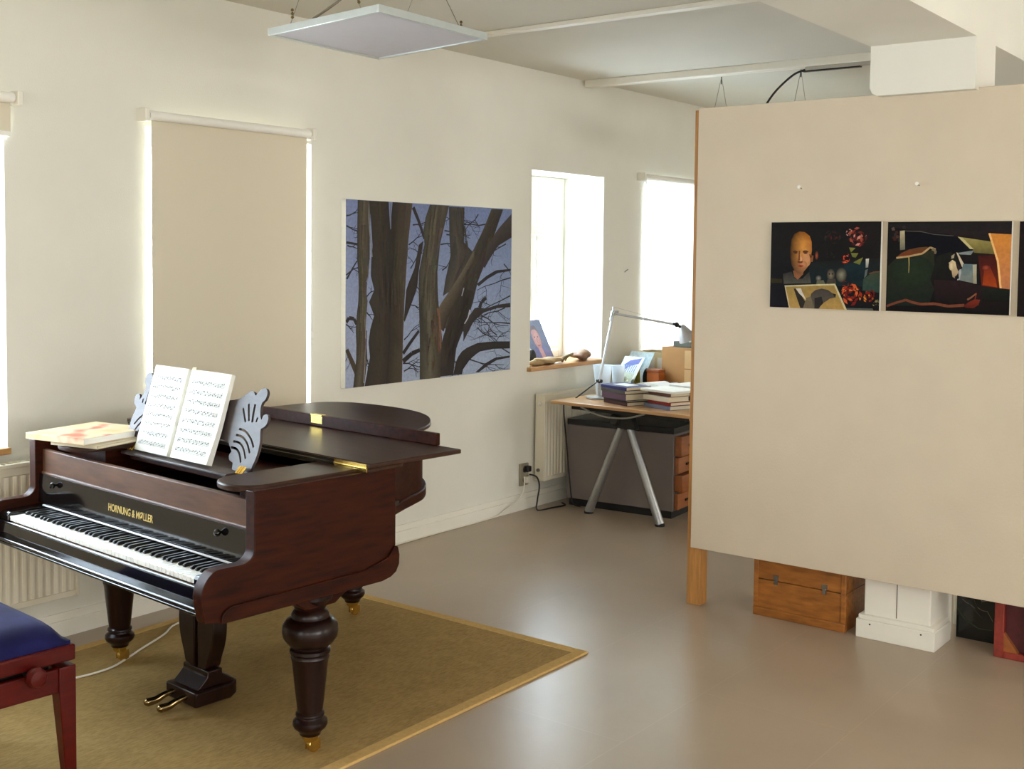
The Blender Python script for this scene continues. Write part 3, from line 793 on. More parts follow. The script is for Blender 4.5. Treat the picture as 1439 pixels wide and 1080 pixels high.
def pcover():
    m=bpy.data.materials.new('cream_patterned_cover'); m.use_nodes=True; nt=m.node_tree; b=nt.nodes['Principled BSDF']
    tc=nt.nodes.new('ShaderNodeTexCoord'); n=nt.nodes.new('ShaderNodeTexNoise'); n.inputs['Scale'].default_value=6; n.inputs['Detail'].default_value=2
    nt.links.new(tc.outputs['Object'],n.inputs['Vector']); r=nt.nodes.new('ShaderNodeValToRGB')
    e=r.color_ramp.elements; e[0].position=0.38; e[0].color=(*lin((206,120,92)),1); e[1].position=0.46; e[1].color=(*lin((226,206,172)),1)
    q=e.new(0.62); q.color=(*lin((224,196,150)),1); q=e.new(0.72); q.color=(*lin((214,176,104)),1)
    nt.links.new(n.outputs['Fac'],r.inputs['Fac']); nt.links.new(r.outputs['Color'],b.inputs['Base Color']); b.inputs['Roughness'].default_value=0.4
    return m
def PW(u,v,z=0): return (PO[0]+u*math.cos(ANG)-v*math.sin(ANG), PO[1]+u*math.sin(ANG)+v*math.cos(ANG), z)
slab_book('book','lower thin book, half under the cream patterned one on the piano',mat('grey_cream_cover',(190,176,146),rough=0.5,noise=0.05),0.30,0.235,0.013,PW(0.135,1.165,0.9805),ANG+0.30)
slab_book('book','cream and red patterned large book, topmost at the piano\'s far end',pcover(),0.345,0.315,0.024,PW(0.125,1.245,0.9940),ANG+0.24,soft=True,leaf=M_PAGESW)

# ------------------------------------------------------------------ piano bench
bn=thing('piano_bench',PW(-0.388,0.397,0),'red-brown piano bench with a dark blue velvet seat','bench',rotz=ANG)
BU,BV=-0.36,0.62     # runs from the corner at the origin
m=MB(); m.box(BU,0,0,BV,0.440,0.490); m.build('seat_frame',M_REDWOOD,bn,bevel=0.006)
m=MB()
n=10
def cz(a,b):  # puffed cushion
    return 0.49+0.012+0.052*(max(0,1-abs(2*a-1)**5)**0.5)*(max(0,1-abs(2*b-1)**6)**0.5)
g=[[m.bm.verts.new((BU+0.012+(abs(BU)-0.024)*a/n,0.012+(BV-0.024)*b/n,cz(a/n,b/n))) for b in range(n+1)] for a in range(n+1)]
h=[[m.bm.verts.new((BU+0.012+(abs(BU)-0.024)*a/n,0.012+(BV-0.024)*b/n,0.4905)) for b in range(n+1)] for a in range(n+1)]
for a in range(n):
    for b in range(n):
        m.bm.faces.new((g[a][b],g[a+1][b],g[a+1][b+1],g[a][b+1])); m.bm.faces.new((h[a][b+1],h[a+1][b+1],h[a+1][b],h[a][b]))
for k in range(n):
    m.bm.faces.new((g[k][0],h[k][0],h[k+1][0],g[k+1][0])); m.bm.faces.new((g[k+1][n],h[k+1][n],h[k][n],g[k][n]))
    m.bm.faces.new((g[0][k+1],h[0][k+1],h[0][k],g[0][k])); m.bm.faces.new((g[n][k],h[n][k],h[n][k+1],g[n][k+1]))
m.build('cushion',M_VELVET,bn,smooth=70)
m=MB(); m.box(BU+0.01,-0.01,0.008,0.03,0.345,0.422); m.box(BU+0.01,-0.01,BV-0.03,BV-0.008,0.345,0.422); m.box(-0.03,-0.008,0.03,BV-0.03,0.345,0.422); m.box(BU+0.008,BU+0.03,0.03,BV-0.03,0.345,0.422)
m.build('apron',M_REDWOOD,bn,bevel=0.004)
m=MB(); m.box(BU+0.06,-0.06,0.06,BV-0.06,0.40,0.44); m.build('lift_mechanism',M_SCREW,bn)
for a,b in ((0,0),(0,1),(1,0),(1,1)):
    xx=BU if a else 0; yy=BV if b else 0
    sx=1 if a else -1; sy=-1 if b else 1
    top=[(xx,yy),(xx+sx*0.055,yy),(xx+sx*0.055,yy+sy*0.055),(xx,yy+sy*0.055)]
    bot=[(xx,yy),(xx+sx*0.032,yy),(xx+sx*0.032,yy+sy*0.032),(xx,yy+sy*0.032)]
    m=MB(); A=[m.bm.verts.new((p[0],p[1],RZ)) for p in bot]; B=[m.bm.verts.new((p[0],p[1],0.345)) for p in top]; Cc=[m.bm.verts.new((p[0],p[1],0.425)) for p in top]
    for q in range(4):
        r=(q+1)%4; m.bm.faces.new((A[q],A[r],B[r],B[q])); m.bm.faces.new((B[q],B[r],Cc[r],Cc[q]))
    m.bm.faces.new(A[::-1]); m.bm.faces.new(Cc)
    m.build('leg',M_REDWOOD,bn,bevel=0.003)
m=MB(); m.lathe([(0.010,0),(0.010,0.012),(0.026,0.016),(0.031,0.026),(0.031,0.040),(0.024,0.050),(0.004,0.054)],(0,0,0),n=24,M=Matrix.Rotation(PI/2,3,'X'))
m.build('height_knob',M_REDWOOD,bn,loc=(-0.145,0.0,0.428))
m=MB(); m.rod((-0.145,0.03,0.428),(-0.145,-0.012,0.428),0.012); m.build('knob_shaft',M_STEEL,bn)

# white cable along the rug and the wall
m=MB(); m.tube([(6.255,-0.03,0.23),(6.20,-0.055,0.12),(6.02,-0.035,0.03),(5.85,-0.022,0.006),(5.3,-0.021,0.006),(4.6,-0.05,0.006),(4.25,-0.20,0.008),(4.1,-0.30,0.016),(3.8,-0.30,0.0155),(3.45,-0.27,0.0155),(3.259,-0.284,0.0155),(3.133,-0.367,0.0155),(2.967,-0.446,0.0155),(2.86,-0.50,0.0155),(2.74,-0.55,0.0155),(2.60,-0.545,0.0155),(2.42,-0.50,0.0155),(2.2,-0.52,0.0155)],0.0045,n=8,smooth_steps=6)
tag(m.build('power_cable',M_CABLEW),'thin white cable snaking across the rug under the piano','cable')
m=MB(); m.tube([(6.30,-0.038,0.24),(6.34,-0.07,0.22),(6.345,-0.09,0.16),(6.31,-0.10,0.07),(6.30,-0.11,0.006),(6.42,-0.14,0.006),(6.55,-0.16,0.006),(6.60,-0.10,0.006)],0.0055,n=8,smooth_steps=6)
tag(m.build('power_cable',M_CABLEB),'black cable dropping from the wall socket to the floor by the radiator','cable')
sk=thing('wall_socket',(6.275,0,0.24),'small grey double power socket low on the wall left of the desk','socket')
m=MB(); m.box(-0.045,0.045,-0.018,-0.0005,-0.075,0.075); m.build('socket_plate',mat('grey_socket_plastic',(150,142,122),rough=0.5,noise=0.03),sk,bevel=0.004)
for z in (-0.035,0.035):
    m=MB(); m.lathe([(0.022,0.018),(0.022,0.022),(0.018,0.022)],(0,0,z),n=18,M=Matrix.Rotation(PI/2,3,'X')); m.build('socket_face',mat('dark_socket',(70,64,54),rough=0.5,noise=0.03),sk)
m=MB(); m.box(-0.012,0.030,-0.055,-0.0235,0.02,0.06); m.build('plug',M_BLACK,sk,bevel=0.006)
m=MB(); m.box(-0.012,0.030,-0.050,-0.0235,-0.055,-0.012); m.build('plug',M_CABLEW,sk,bevel=0.006)

# ------------------------------------------------------------------ tree painting
def canvas(name,label,w,h,t,loc,axis,cat='painting',group=None):
    o=thing(name,loc,label,cat,group=group)
    m=MB()
    if axis=='y': m.box(0,w,-t,0,-h,0)        # hangs on the window wall, facing the room
    else: m.box(-t,0,-w,0,-h,0)               # hangs on the partition board
    m.build('stretched_canvas',M_CANVAS,o,bevel=0.002)
    return o
TX0,TX1,TZ0,TZ1=4.572,6.075,0.968,2.017
tw,th=TX1-TX0,TZ1-TZ0
cv=canvas('tree_painting','large unframed painting of dark bare trees on blue sky',tw,th,0.036,(TX0,-0.001,TZ1),'y')
P=Paint(tw,th)
def q(x,y):
    t=(x-92)/836.0; a=t/(1.19-0.19*t)
    yt=66+t*61; yb=1028-t*96
    return (a,(y-yt)/(yb-yt))
def Q(*pts): return [q(x,y) for x,y in pts]
for i in range(8):
    for j in range(8):
        def sky(a,b): 
            k=b; return (116+44*k-8*a, 128+42*k-4*a, 170+26*k-6*a)
        P.f.append(([(i/8,j/8),((i+1)/8,j/8),((i+1)/8,(j+1)/8),(i/8,(j+1)/8)],[sky(i/8,j/8),sky((i+1)/8,j/8),sky((i+1)/8,(j+1)/8),sky(i/8,(j+1)/8)],1))
P.f.append(None)
rs=random.Random(3)
TW=(38,34,38)
def twig(x,y,ang,L,w,depth):
    pts=[(x,y)]
    for k in range(4):
        ang+=rs.uniform(-0.45,0.45); x+=math.cos(ang)*L/4; y+=math.sin(ang)*L/4; pts.append((x,y))
    P.line(Q(*pts),w,w*0.4,TW)
    if depth>0:
        for k in (1,2,3):
            if rs.random()<0.8: twig(pts[k][0],pts[k][1],ang+rs.choice((-1,1))*rs.uniform(0.5,1.2),L*0.55,w*0.6,depth-1)
P.hold=True
for (x,y,a,L) in ((925,560,2.9,220),(925,700,3.0,200),(925,470,3.3,180),(925,850,3.3,190),(900,620,2.4,170),(860,760,3.6,150),(780,660,0.3,150),(760,720,0.5,160),(720,880,0.3,180),(800,200,2.6,150),(760,150,2.2,140),(700,200,3.0,120),(900,300,2.8,140),(890,400,0.9,140),
                   (430,200,0.2,90),(410,300,-0.4,110),(400,600,0.4,90),(390,780,-0.6,110),(385,900,-0.3,110),(390,940,-0.5,100),(420,420,-1.0,120),(430,480,1.2,130),(590,230,0.4,110),(570,300,-0.4,140),(580,430,-0.5,110),(600,250,0.2,100),
                   (95,200,0.2,80),(95,150,-0.4,70),(95,450,-1.0,100),(100,300,0.1,60),(95,700,0.3,60),(95,830,0.9,100),(200,560,-0.8,60),(200,640,0.9,50),(205,880,1.3,60),(640,880,0.5,130)):
    twig(x,y,a,L,0.0045,2)
P.hold=False; P.f.append(None)
# far thicket between the big trunks
P.trunk(Q((462,300),(440,420),(400,520),(388,680)),Q((485,280),(462,430),(455,520),(392,690)),(36,30,26),(46,36,30),(34,28,26))
P.line(Q((432,112),(460,180),(490,270)),0.013,0.01,(34,30,32))
P.line(Q((385,890),(430,850),(470,832)),0.016,0.012,(34,28,26)); P.line(Q((385,850),(425,790),(465,735)),0.012,0.01,(36,30,28))
P.line(Q((95,285),(150,294)),0.007,0.006,TW); P.line(Q((95,690),(110,668),(135,672),(148,700)),0.012,0.01,(44,36,34)); P.line(Q((98,470),(125,420),(150,378)),0.006,0.004,TW)
P.line(Q((98,830),(125,890),(165,985)),0.014,0.018,(66,54,40))
# trunks, left to right
P.trunk(Q((152,72),(150,200),(150,380),(160,480),(156,600),(143,700),(150,850),(132,1026)),Q((218,76),(213,260),(214,400),(193,500),(206,600),(190,720),(206,850),(188,1020)),(46,40,32),(92,84,66),(50,42,34))
P.trunk(Q((212,76),(228,300),(216,440),(240,540),(205,575),(236,640),(240,700),(200,745),(220,850),(190,1020)),Q((308,82),(316,200),(325,400),(330,600),(330,800),(320,1000)),(42,36,30),(58,48,38),(34,29,24))
P.trunk(Q((328,84),(318,200),(312,400),(312,600),(312,800),(300,1005)),Q((428,92),(408,280),(398,450),(390,600),(384,800),(380,995)),(34,29,24),(64,54,40),(74,62,48))
# the pale forked tree in the middle
P.trunk(Q((612,110),(615,260),(622,360),(596,480),(585,560)),Q((690,116),(688,290),(735,340),(700,420),(640,520)),(52,48,46),(76,70,62),(48,44,42))
P.trunk(Q((826,124),(780,240),(735,330),(690,420),(600,590),(575,720)),Q((884,128),(835,270),(808,370),(762,480),(735,600),(690,740)),(70,64,54),(56,50,44),(44,38,36))
P.trunk(Q((926,150),(860,225),(790,330),(770,400)),Q((928,268),(860,310),(810,390),(795,420)),(66,58,54),(54,46,44),(40,34,34))
P.trunk(Q((740,330),(690,420),(640,500),(560,620),(545,700)),Q((745,400),(700,500),(655,590),(610,670),(590,740)),(96,88,72),(76,66,54),(46,38,32))
P.trunk(Q((690,520),(625,640),(578,800),(570,968)),Q((742,540),(705,690),(655,820),(640,960)),(50,43,37),(44,37,32),(36,31,28))
P.trunk(Q((925,425),(850,432),(800,462),(755,500)),Q((925,436),(860,446),(810,475),(765,512)),(34,28,30),(38,32,32),(30,26,28))
P.trunk(Q((925,596),(860,605),(800,625),(750,615),(690,700)),Q((925,618),(860,622),(790,645),(740,690),(690,790)),(48,42,42),(40,34,34),(32,28,28))
P.line(Q((770,620),(780,590),(803,570)),0.015,0.012,(40,34,34))
P.trunk(Q((925,790),(840,790),(760,798),(690,830),(655,880),(640,960)),Q((925,826),(840,828),(770,842),(725,880),(690,930),(684,956)),(34,28,28),(42,34,30),(26,22,24))
P.trunk(Q((925,862),(850,872),(800,902),(752,946)),Q((925,872),(860,884),(815,912),(770,946)),(34,28,30),(40,34,34),(30,26,28))
P.trunk(Q((516,100),(482,200),(490,300),(460,450),(464,600),(470,800),(470,982)),Q((612,106),(568,300),(555,450),(562,600),(582,750),(575,975)),(56,52,44),(98,92,76),(54,46,40))
P.line(Q((560,620),(572,720),(575,830)),0.012,0.006,(120,82,60))
P.line(Q((190,600),(196,800),(186,1000)),0.005,0.004,(140,134,128))
P.line(Q((206,90),(212,220),(226,360)),0.006,0.004,(120,122,126)); P.line(Q((318,90),(320,220)),0.006,0.003,(104,108,130))
P.line(Q((722,630),(712,670),(695,700)),0.006,0.004,(170,170,180)); P.line(Q((690,520),(680,560)),0.005,0.004,(150,150,164))
def streaks(L,Rr,n,cols):
    L=resample(L,24); Rr=resample(Rr,24)
    for k in range(n):
        i0=rs.randrange(0,18); ln=rs.randrange(3,6); f=rs.uniform(0.12,0.88)
        pts=[(L[i][0]+(Rr[i][0]-L[i][0])*f,(L[i][1]+(Rr[i][1]-L[i][1])*f)) for i in range(i0,min(24,i0+ln))]
        P.line(pts,rs.uniform(0.003,0.009),0.001,cols(f))
def mixc(a,b):
    return lambda f: tuple(a[i]+(b[i]-a[i])*f+rs.uniform(-9,9) for i in range(3))
streaks(Q((152,72),(150,380),(156,600),(150,850),(132,1026)),Q((218,76),(214,400),(206,600),(206,850),(188,1020)),40,mixc((52,46,36),(84,78,66)))
streaks(Q((212,76),(228,300),(240,560),(240,700),(200,1020)),Q((308,82),(325,400),(330,600),(320,1000)),50,mixc((54,45,34),(40,33,28)))
streaks(Q((328,84),(312,400),(312,800),(300,1005)),Q((428,92),(398,450),(384,800),(380,995)),50,mixc((44,37,30),(82,70,54)))
streaks(Q((516,100),(490,300),(464,600),(470,982)),Q((612,106),(555,450),(562,600),(575,975)),55,mixc((62,56,46),(96,88,72)))
streaks(Q((512,690),(500,850),(480,980)),Q((560,620),(582,750),(575,975)),26,mixc((52,40,32),(110,78,58)))
streaks(Q((612,110),(622,360),(590,540)),Q((690,116),(735,340),(640,520)),30,mixc((60,55,50),(70,64,58)))
streaks(Q((826,124),(735,330),(600,590)),Q((884,128),(808,370),(735,600)),40,mixc((66,60,52),(50,44,40)))
streaks(Q((690,520),(625,640),(578,800),(570,968)),Q((742,540),(705,690),(655,820),(640,960)),30,mixc((56,46,38),(34,30,28)))
P.build('painted_surface',M_PAINT,cv,lambda a,b,l:(a,-0.0365-l,-b))

# ------------------------------------------------------------------ partition with the small still lifes
PX=5.069
pt=thing('partition_panel',(PX,-1.943,0),'big free-standing beige board on wooden posts hung with small paintings','partition')
m=MB(); m.box(0,0.018,-2.5,0,0.289,2.436); m.build('board',M_BOARD,pt,bevel=0.002)
for y in (0.028,-2.42):
    m=MB(); m.box(0.0185,0.09,y-0.075,y,0,2.43); m.build('post',M_PINE,pt,bevel=0.003)
m=MB(); m.box(0.0185,0.06,-2.345,-0.047,2.36,2.43); m.build('cross_rail',M_PINE,pt)
m=MB(); m.box(0.0185,0.06,-2.345,-0.047,0.30,0.37); m.build('cross_rail',M_PINE,pt)
for y,lab in ((-2.481,'small bare nail in the board above the painting of a child\'s head'),(-3.016,'small bare nail in the board above the painting of a profile')):
    n=thing('nail',(PX,y,2.036),lab,'nail')
    m=MB(); m.rod((0,0,0),(-0.03,0,0.006),0.0022,n=8); m.build('nail_shank',M_STEEL,n)
    m=MB(); m.rod((-0.03,0,0.006),(-0.033,0,0.0066),0.008,n=12); m.build('nail_head',M_WHITE,n)
m=MB(); m.box(-0.03,0.03,-0.0012,0,-0.004,0.004)
# first still life
def still(label,y0,y1,z0,z1,name='still_life_painting'):
    w=y0-y1; h=z1-z0
    o=canvas(name,label,w,h,0.022,(PX-0.0005,y0,z1),'x',group=None)
    return o,Paint(w,h)
s1,P=still('small dark painting of a child\'s head, roses and a bird card',-2.347,-2.864,1.491,1.883)
def q1(x,y):
    b=(y-62)/(1015-62.0); xl=68-22*b; xr=1284-28*b
    return ((x-xl)/(xr-xl), b)
def Q(*pts): return [q1(x,y) for x,y in pts]
P.quad([(0,0),(1,0),(1,1),(0,1)],[(24,22,20),(26,22,22),(18,16,16),(20,16,24)])
P.poly(Q((500,510),(870,480),(1280,450),(1262,760),(840,760),(500,740)),(26,26,24),(22,36,38))
P.poly(Q((880,520),(1110,490),(1100,680),(900,700)),(22,40,46),(18,30,34))
P.poly(Q((1090,680),(1180,610),(1262,585),(1255,820),(1080,800)),(58,66,48),(40,62,56))
P.line(Q((1150,620),(1200,600),(1262,595)),0.002,0.002,(110,62,36))
P.poly(Q((60,690),(190,700),(190,740),(60,745)),(46,42,20))
P.poly(Q((200,640),(300,610),(340,690),(420,690),(500,610),(520,735),(210,750)),(44,44,40),(78,74,66))
P.poly(Q((315,600),(440,590),(430,640),(370,700),(330,670)),(120,74,44),(140,92,60))
head=[(300,250),(330,195),(390,165),(450,172),(505,215),(528,280),(530,380),(515,470),(480,560),(430,620),(380,632),(335,600),(300,540),(285,440),(285,340)]
def hc(x,y):
    k=min(max((x-285)/245.0,0),1)**0.8; t=min(max((y-165)/440.0,0),1)
    top=(170,98,26); bot=(176,120,82)
    base=[top[i]+(bot[i]-top[i])*t for i in range(3)]
    return tuple(v*(0.34+0.62*k) for v in base)
P.fan(q1(440,330),Q(*head),(206,140,64),[hc(x,y) for x,y in head])
P.ell(*q1(470,470),0.042,0.09,(196,140,94),(180,122,78)); P.ell(*q1(435,530),0.035,0.04,(186,128,90),(160,104,66))
P.poly(Q((380,375),(398,380),(402,480),(375,490)),(110,62,36)); P.poly(Q((400,390),(418,470),(415,495),(395,495)),(206,150,104))
P.line(Q((318,392),(345,384),(368,394)),0.004,0.003,(70,38,24)); P.ell(*q1(345,402),0.018,0.012,(50,26,18),(90,54,34))
P.line(Q((428,392),(458,380),(488,392)),0.004,0.003,(80,44,26)); P.ell(*q1(458,402),0.018,0.013,(40,22,16),(110,70,44))
P.poly(Q((368,548),(400,536),(440,545),(405,562)),(140,40,30)); P.line(Q((368,500),(400,508),(425,500)),0.004,0.003,(92,46,30))
P.line(Q((505,440),(530,430),(525,500)),0.01,0.006,(130,78,46))
P.ell(*q1(583,430),0.016,0.05,(150,70,44),(60,28,22))
for (x,y,rx,ry,c) in ((740,640,0.038,0.07,(120,108,90)),(855,640,0.05,0.085,(128,124,104)),(605,680,0.028,0.035,(132,128,118))):
    P.ell(*q1(x,y),rx,ry,c,(40,38,34)); 
P.poly(Q((705,690),(790,680),(800,735),(690,740)),(62,56,48)); P.poly(Q((585,705),(660,700),(680,745),(580,748)),(92,92,72))
P.ell(*q1(725,630),0.008,0.012,(36,30,26),(60,54,46)); P.ell(*q1(758,628),0.008,0.012,(36,30,26),(60,54,46))
P.poly(Q((1118,462),(1152,458),(1142,552),(1116,556)),(206,200,186),(120,124,120)); P.poly(Q((1112,580),(1140,570),(1125,640),(1100,670)),(88,96,92))
rr=random.Random(11)
def rose(x,y,R,cols,n=26):
    for k in range(n):
        a=rr.uniform(0,2*PI); d=R*math.sqrt(rr.random())*0.85
        c=rr.choice(cols); s=R*rr.uniform(0.16,0.34)
        xx=x+d*math.cos(a); yy=y+d*math.sin(a); t=a+PI/2+rr.uniform(-.5,.5)
        P.poly(Q((xx-s*math.cos(t),yy-s*math.sin(t)),(xx-s*0.4*math.sin(t),yy+s*0.4*math.cos(t)),(xx+s*math.cos(t),yy+s*math.sin(t)),(xx+s*0.5*math.sin(t),yy-s*0.5*math.cos(t))),c)
pink=[(96,34,26),(150,72,54),(196,132,116),(120,40,30),(70,24,22),(176,100,74)]
ored=[(150,46,22),(190,84,40),(110,26,18),(206,120,64),(80,20,16)]
rose(1030,230,115,pink,34); rose(940,180,45,[(196,140,130),(120,60,50)],10); rose(905,460,60,[(196,66,36),(150,40,24),(210,110,70)],14)
rose(760,230,95,[(54,24,22),(40,30,26),(72,28,24),(34,36,30)],18); rose(750,420,60,[(44,26,24),(36,32,26)],8)
for l in (((940,340),(1010,345),(960,395)),((960,400),(1040,400),(1010,450),(975,440)),((985,500),(1040,470),(1090,445),(1055,525))): P.poly(Q(*l),(120,120,50),(92,98,44))
rose(960,850,125,ored,44); rose(1140,850,85,[(150,54,22),(196,120,40),(110,24,18),(90,20,16)],22); rose(900,740,50,[(130,40,28),(96,26,22)],10); rose(1220,930,50,[(92,88,56),(70,70,46),(130,110,70)],12)
P.poly(Q((905,995),(1190,990),(1200,1018),(925,1018)),(78,82,76))
P.poly(Q((220,768),(790,735),(915,1030),(270,1030)),(188,176,138)); P.poly(Q((234,782),(778,752),(890,1030),(282,1030)),(140,116,62),(168,134,74))
P.poly(Q((325,800),(365,800),(470,960),(440,1020),(400,1020)),(42,38,32)); P.poly(Q((350,800),(410,795),(420,830),(470,930),(440,900),(385,850)),(196,188,176))
P.poly(Q((525,850),(570,810),(640,792),(710,805),(760,840),(790,885),(730,900),(690,930),(640,960),(610,1030),(520,1030),(500,960)),(62,56,52),(92,84,72))
P.poly(Q((560,900),(640,880),(660,950),(600,1030),(560,1030)),(40,36,34)); P.poly(Q((760,840),(800,850),(790,890)),(30,26,24))
P.poly(Q((470,900),(520,880),(560,1030),(430,1030)),(104,92,70))
P.build('painted_surface',M_PAINTG,s1,lambda a,b,l:(-0.0225-l,-a,-b))
# second still life
s2,P=still('small dark painting of a profile in a black hat beside an orange board',-2.893,-3.406,1.493,1.880)
def q1(x,y):
    xl=78-28*((y-60)/890.0); xr=1332-42*((y-55)/940.0); t=(x-xl)/(xr-xl); yt=60-8*t; yb=952+45*t
    return (t,(y-yt)/(yb-yt))
P.quad([(0,0),(1,0),(1,1),(0,1)],[(20,18,18),(38,30,28),(16,13,12),(14,11,10)])
P.poly(Q((90,80),(1330,70),(1330,190),(1115,175),(800,200),(400,150),(90,110)),(30,28,28),(36,26,28))
for k in range(10):
    x=rr.uniform(110,240); y=rr.uniform(90,250); P.poly(Q((x,y),(x+30,y-10),(x+40,y+22),(x+8,y+26)),rr.choice([(70,46,34),(92,74,64),(60,30,24),(44,40,40)]))
P.poly(Q((205,150),(255,145),(258,335),(205,342)),(176,164,128),(96,96,84))
P.poly(Q((258,160),(700,180),(800,215),(960,345),(800,375),(590,420),(560,330),(350,330),(262,345)),(12,12,18),(10,10,16))
P.line(Q((258,150),(420,155),(560,185),(760,200)),0.0014,0.0012,(88,84,76))
P.poly(Q((75,500),(170,420),(300,385),(430,370),(560,340),(565,500),(520,640),(560,730),(500,900),(60,900)),(40,40,27),(22,30,24))
P.ell(*q1(330,560),0.19,0.19,(34,46,30),(29,35,25))
P.poly(Q((165,415),(220,370),(300,335),(400,315),(490,308),(510,320),(440,375),(300,408),(200,412)),(84,56,30),(110,50,26))
P.line(Q((165,420),(300,404),(440,376),(520,315),(575,335)),0.004,0.004,(170,140,96)); P.line(Q((298,405),(300,480),(296,570)),0.0024,0.0012,(168,150,86))
P.line(Q((540,330),(575,350),(570,380)),0.006,0.004,(120,104,80))
P.poly(Q((590,400),(720,360),(780,380),(800,560),(760,660),(560,720),(520,640)),(24,24,20),(20,18,16))
P.poly(Q((708,470),(745,440),(775,460),(788,520),(805,560),(770,625),(745,610),(735,540)),(206,186,146),(150,128,98)); P.ell(*q1(735,500),0.02,0.05,(214,196,158),(180,158,120))
P.poly(Q((735,400),(768,378),(760,420),(735,430)),(150,136,112))
P.poly(Q((785,365),(800,370),(866,492),(845,520),(835,500)),(196,176,150)); P.poly(Q((780,470),(830,510),(815,545),(800,540)),(40,30,30))
P.poly(Q((810,540),(835,530),(830,640),(790,645)),(150,150,150)); P.poly(Q((765,610),(805,580),(810,625),(775,640)),(20,18,18))
P.poly(Q((850,480),(980,485),(985,680),(815,645)),(84,104,110),(120,124,116)); P.poly(Q((945,490),(985,486),(980,680),(950,676)),(170,164,140),(150,140,116))
P.poly(Q((800,370),(960,345),(930,390),(820,385)),(120,126,126))
P.poly(Q((800,208),(1130,258),(1166,385),(960,368),(950,335)),(150,136,78),(92,84,44)); P.poly(Q((800,208),(850,222),(955,332),(920,330)),(186,172,120))
P.poly(Q((1000,400),(1180,390),(1215,725),(1030,700)),(58,20,16),(92,30,14)); P.poly(Q((1060,520),(1110,500),(1170,640),(1180,715),(1040,690)),(110,36,20),(150,60,16)); P.ell(*q1(1075,520),0.03,0.03,(150,70,46),(90,30,20))
P.poly(Q((1112,174),(1333,186),(1305,740),(1212,724),(1190,450)),(196,126,50),(176,112,74)); P.line(Q((1112,174),(1190,450),(1214,724)),0.004,0.004,(226,176,110))
P.poly(Q((560,640),(800,650),(1030,700),(1310,735),(1300,995),(560,900)),(40,24,26),(14,12,10)); P.poly(Q((1030,715),(1300,740),(1290,860),(1040,860)),(26,30,24),(16,16,12))
P.line(Q((60,905),(160,870),(265,842),(330,865),(420,885),(560,880),(700,905),(860,895)),0.005,0.006,(110,60,40))
P.poly(Q((850,905),(900,865),(960,835),(975,770),(985,775),(970,835),(1015,840),(1000,890),(950,925),(880,920)),(130,48,30),(84,26,18)); P.line(Q((890,840),(930,815),(975,780)),0.004,0.003,(120,80,52))
P.build('painted_surface',M_PAINTG,s2,lambda a,b,l:(-0.0225-l,-a,-b))
s3,P=still('dark painting cut by the right border, last in the row on the board',-3.436,-3.953,1.490,1.878)
P.quad([(0,0),(1,0),(1,1),(0,1)],[(30,22,22),(34,28,24),(20,16,16),(26,18,16)])
def Q(*pts): return [(a,b) for a,b in pts]
P.poly(Q((0.3,0.3),(0.7,0.2),(0.85,0.8),(0.25,0.85)),(70,44,30),(36,24,20))
P.build('painted_surface',M_PAINTG,s3,lambda a,b,l:(-0.0225-l,-a,-b))

# ------------------------------------------------------------------ things under and behind the partition
bx=thing('wooden_chest',(5.15,-2.25,0),'worn honey-brown wooden box with two clasps under the partition board','box')
m=MB(); m.box(0,0.34,-0.46,0,0,0.175); m.build('box_body',M_OLDBOX,bx,bevel=0.004)
m=MB(); m.box(0,0.34,-0.46,0,0.178,0.33); m.build('box_lid',M_OLDBOX,bx,bevel=0.004)
m=MB(); m.box(-0.008,0,-0.024,0,0.04,0.33); m.box(-0.008,0,-0.46,-0.436,0.04,0.33); m.box(-0.012,0,-0.46,0,0,0.04); m.build('box_trim',M_OLDBOX,bx,bevel=0.003)
for y in (-0.112,-0.355):
    m=MB(); m.box(-0.004,0,y-0.013,y+0.013,0.186,0.205); m.box(-0.005,0,y-0.009,y+0.009,0.160,0.186); m.rod((-0.009,y,0.178),(0,y,0.178),0.007); m.build('clasp',M_STEEL,bx)
rd=thing('red_crate',(5.25,-3.335,0),'red wooden crate at the right border under the partition','crate')
MR=wood('red_crate_wood',(136,44,30),rough=0.5,coat=0.1,var=0.25)
MRD=wood('deep_red_crate_wood',(78,12,14),rough=0.5,coat=0.1,var=0.2)
m=MB(); m.box(0,0.03,-0.04,0,0,0.36); m.box(0,0.03,-0.46,-0.42,0,0.36); m.box(0,0.03,-0.42,-0.04,0,0.03); m.box(0,0.03,-0.42,-0.04,0.33,0.36); m.build('front_frame',MR,rd,bevel=0.003)
m=MB(); m.box(0.03,0.30,-0.46,0,0,0.36); m.build('crate_body',MRD,rd,bevel=0.003)
m=MB(); m.prism([(-0.04,0.03),(-0.10,0.03),(-0.04,0.11)],0.004,0.0295,'x'); m.build('corner_brace',M_DRAWER,rd)
m=MB(); m.box(0.005,0.028,-0.145,-0.125,0.03,0.33); m.build('middle_bar',MR,rd)
dk=thing('dark_picture',(5.42,-3.125,0),'dark glossy picture standing on the floor beside the white column','picture')
m=MB(); m.box(0,0.02,-0.20,0,0.0,0.36); m.build('picture_panel',mat('dark_glossy_board',(14,16,14),rough=0.12,noise=0.3,nscale=8),dk,bevel=0.002)
P=Paint(0.20,0.36)
for k in range(9):
    pts=[(rr.uniform(0,0.6),rr.uniform(0.35,0.6))]
    for j in range(3): pts.append((pts[-1][0]+rr.uniform(0.05,0.16),pts[-1][1]+rr.uniform(-0.02,0.12)))
    P.line(pts,0.0015,0.0008,rr.choice([(96,92,80),(70,72,60),(120,112,100)]))
P.line([(0.02,0.62),(0.2,0.76),(0.5,0.84),(0.8,0.83)],0.004,0.002,(52,60,46))
P.build('painted_surface',M_PAINTG,dk,lambda a,b,l:(-0.0005-l,-a,0.36-b))

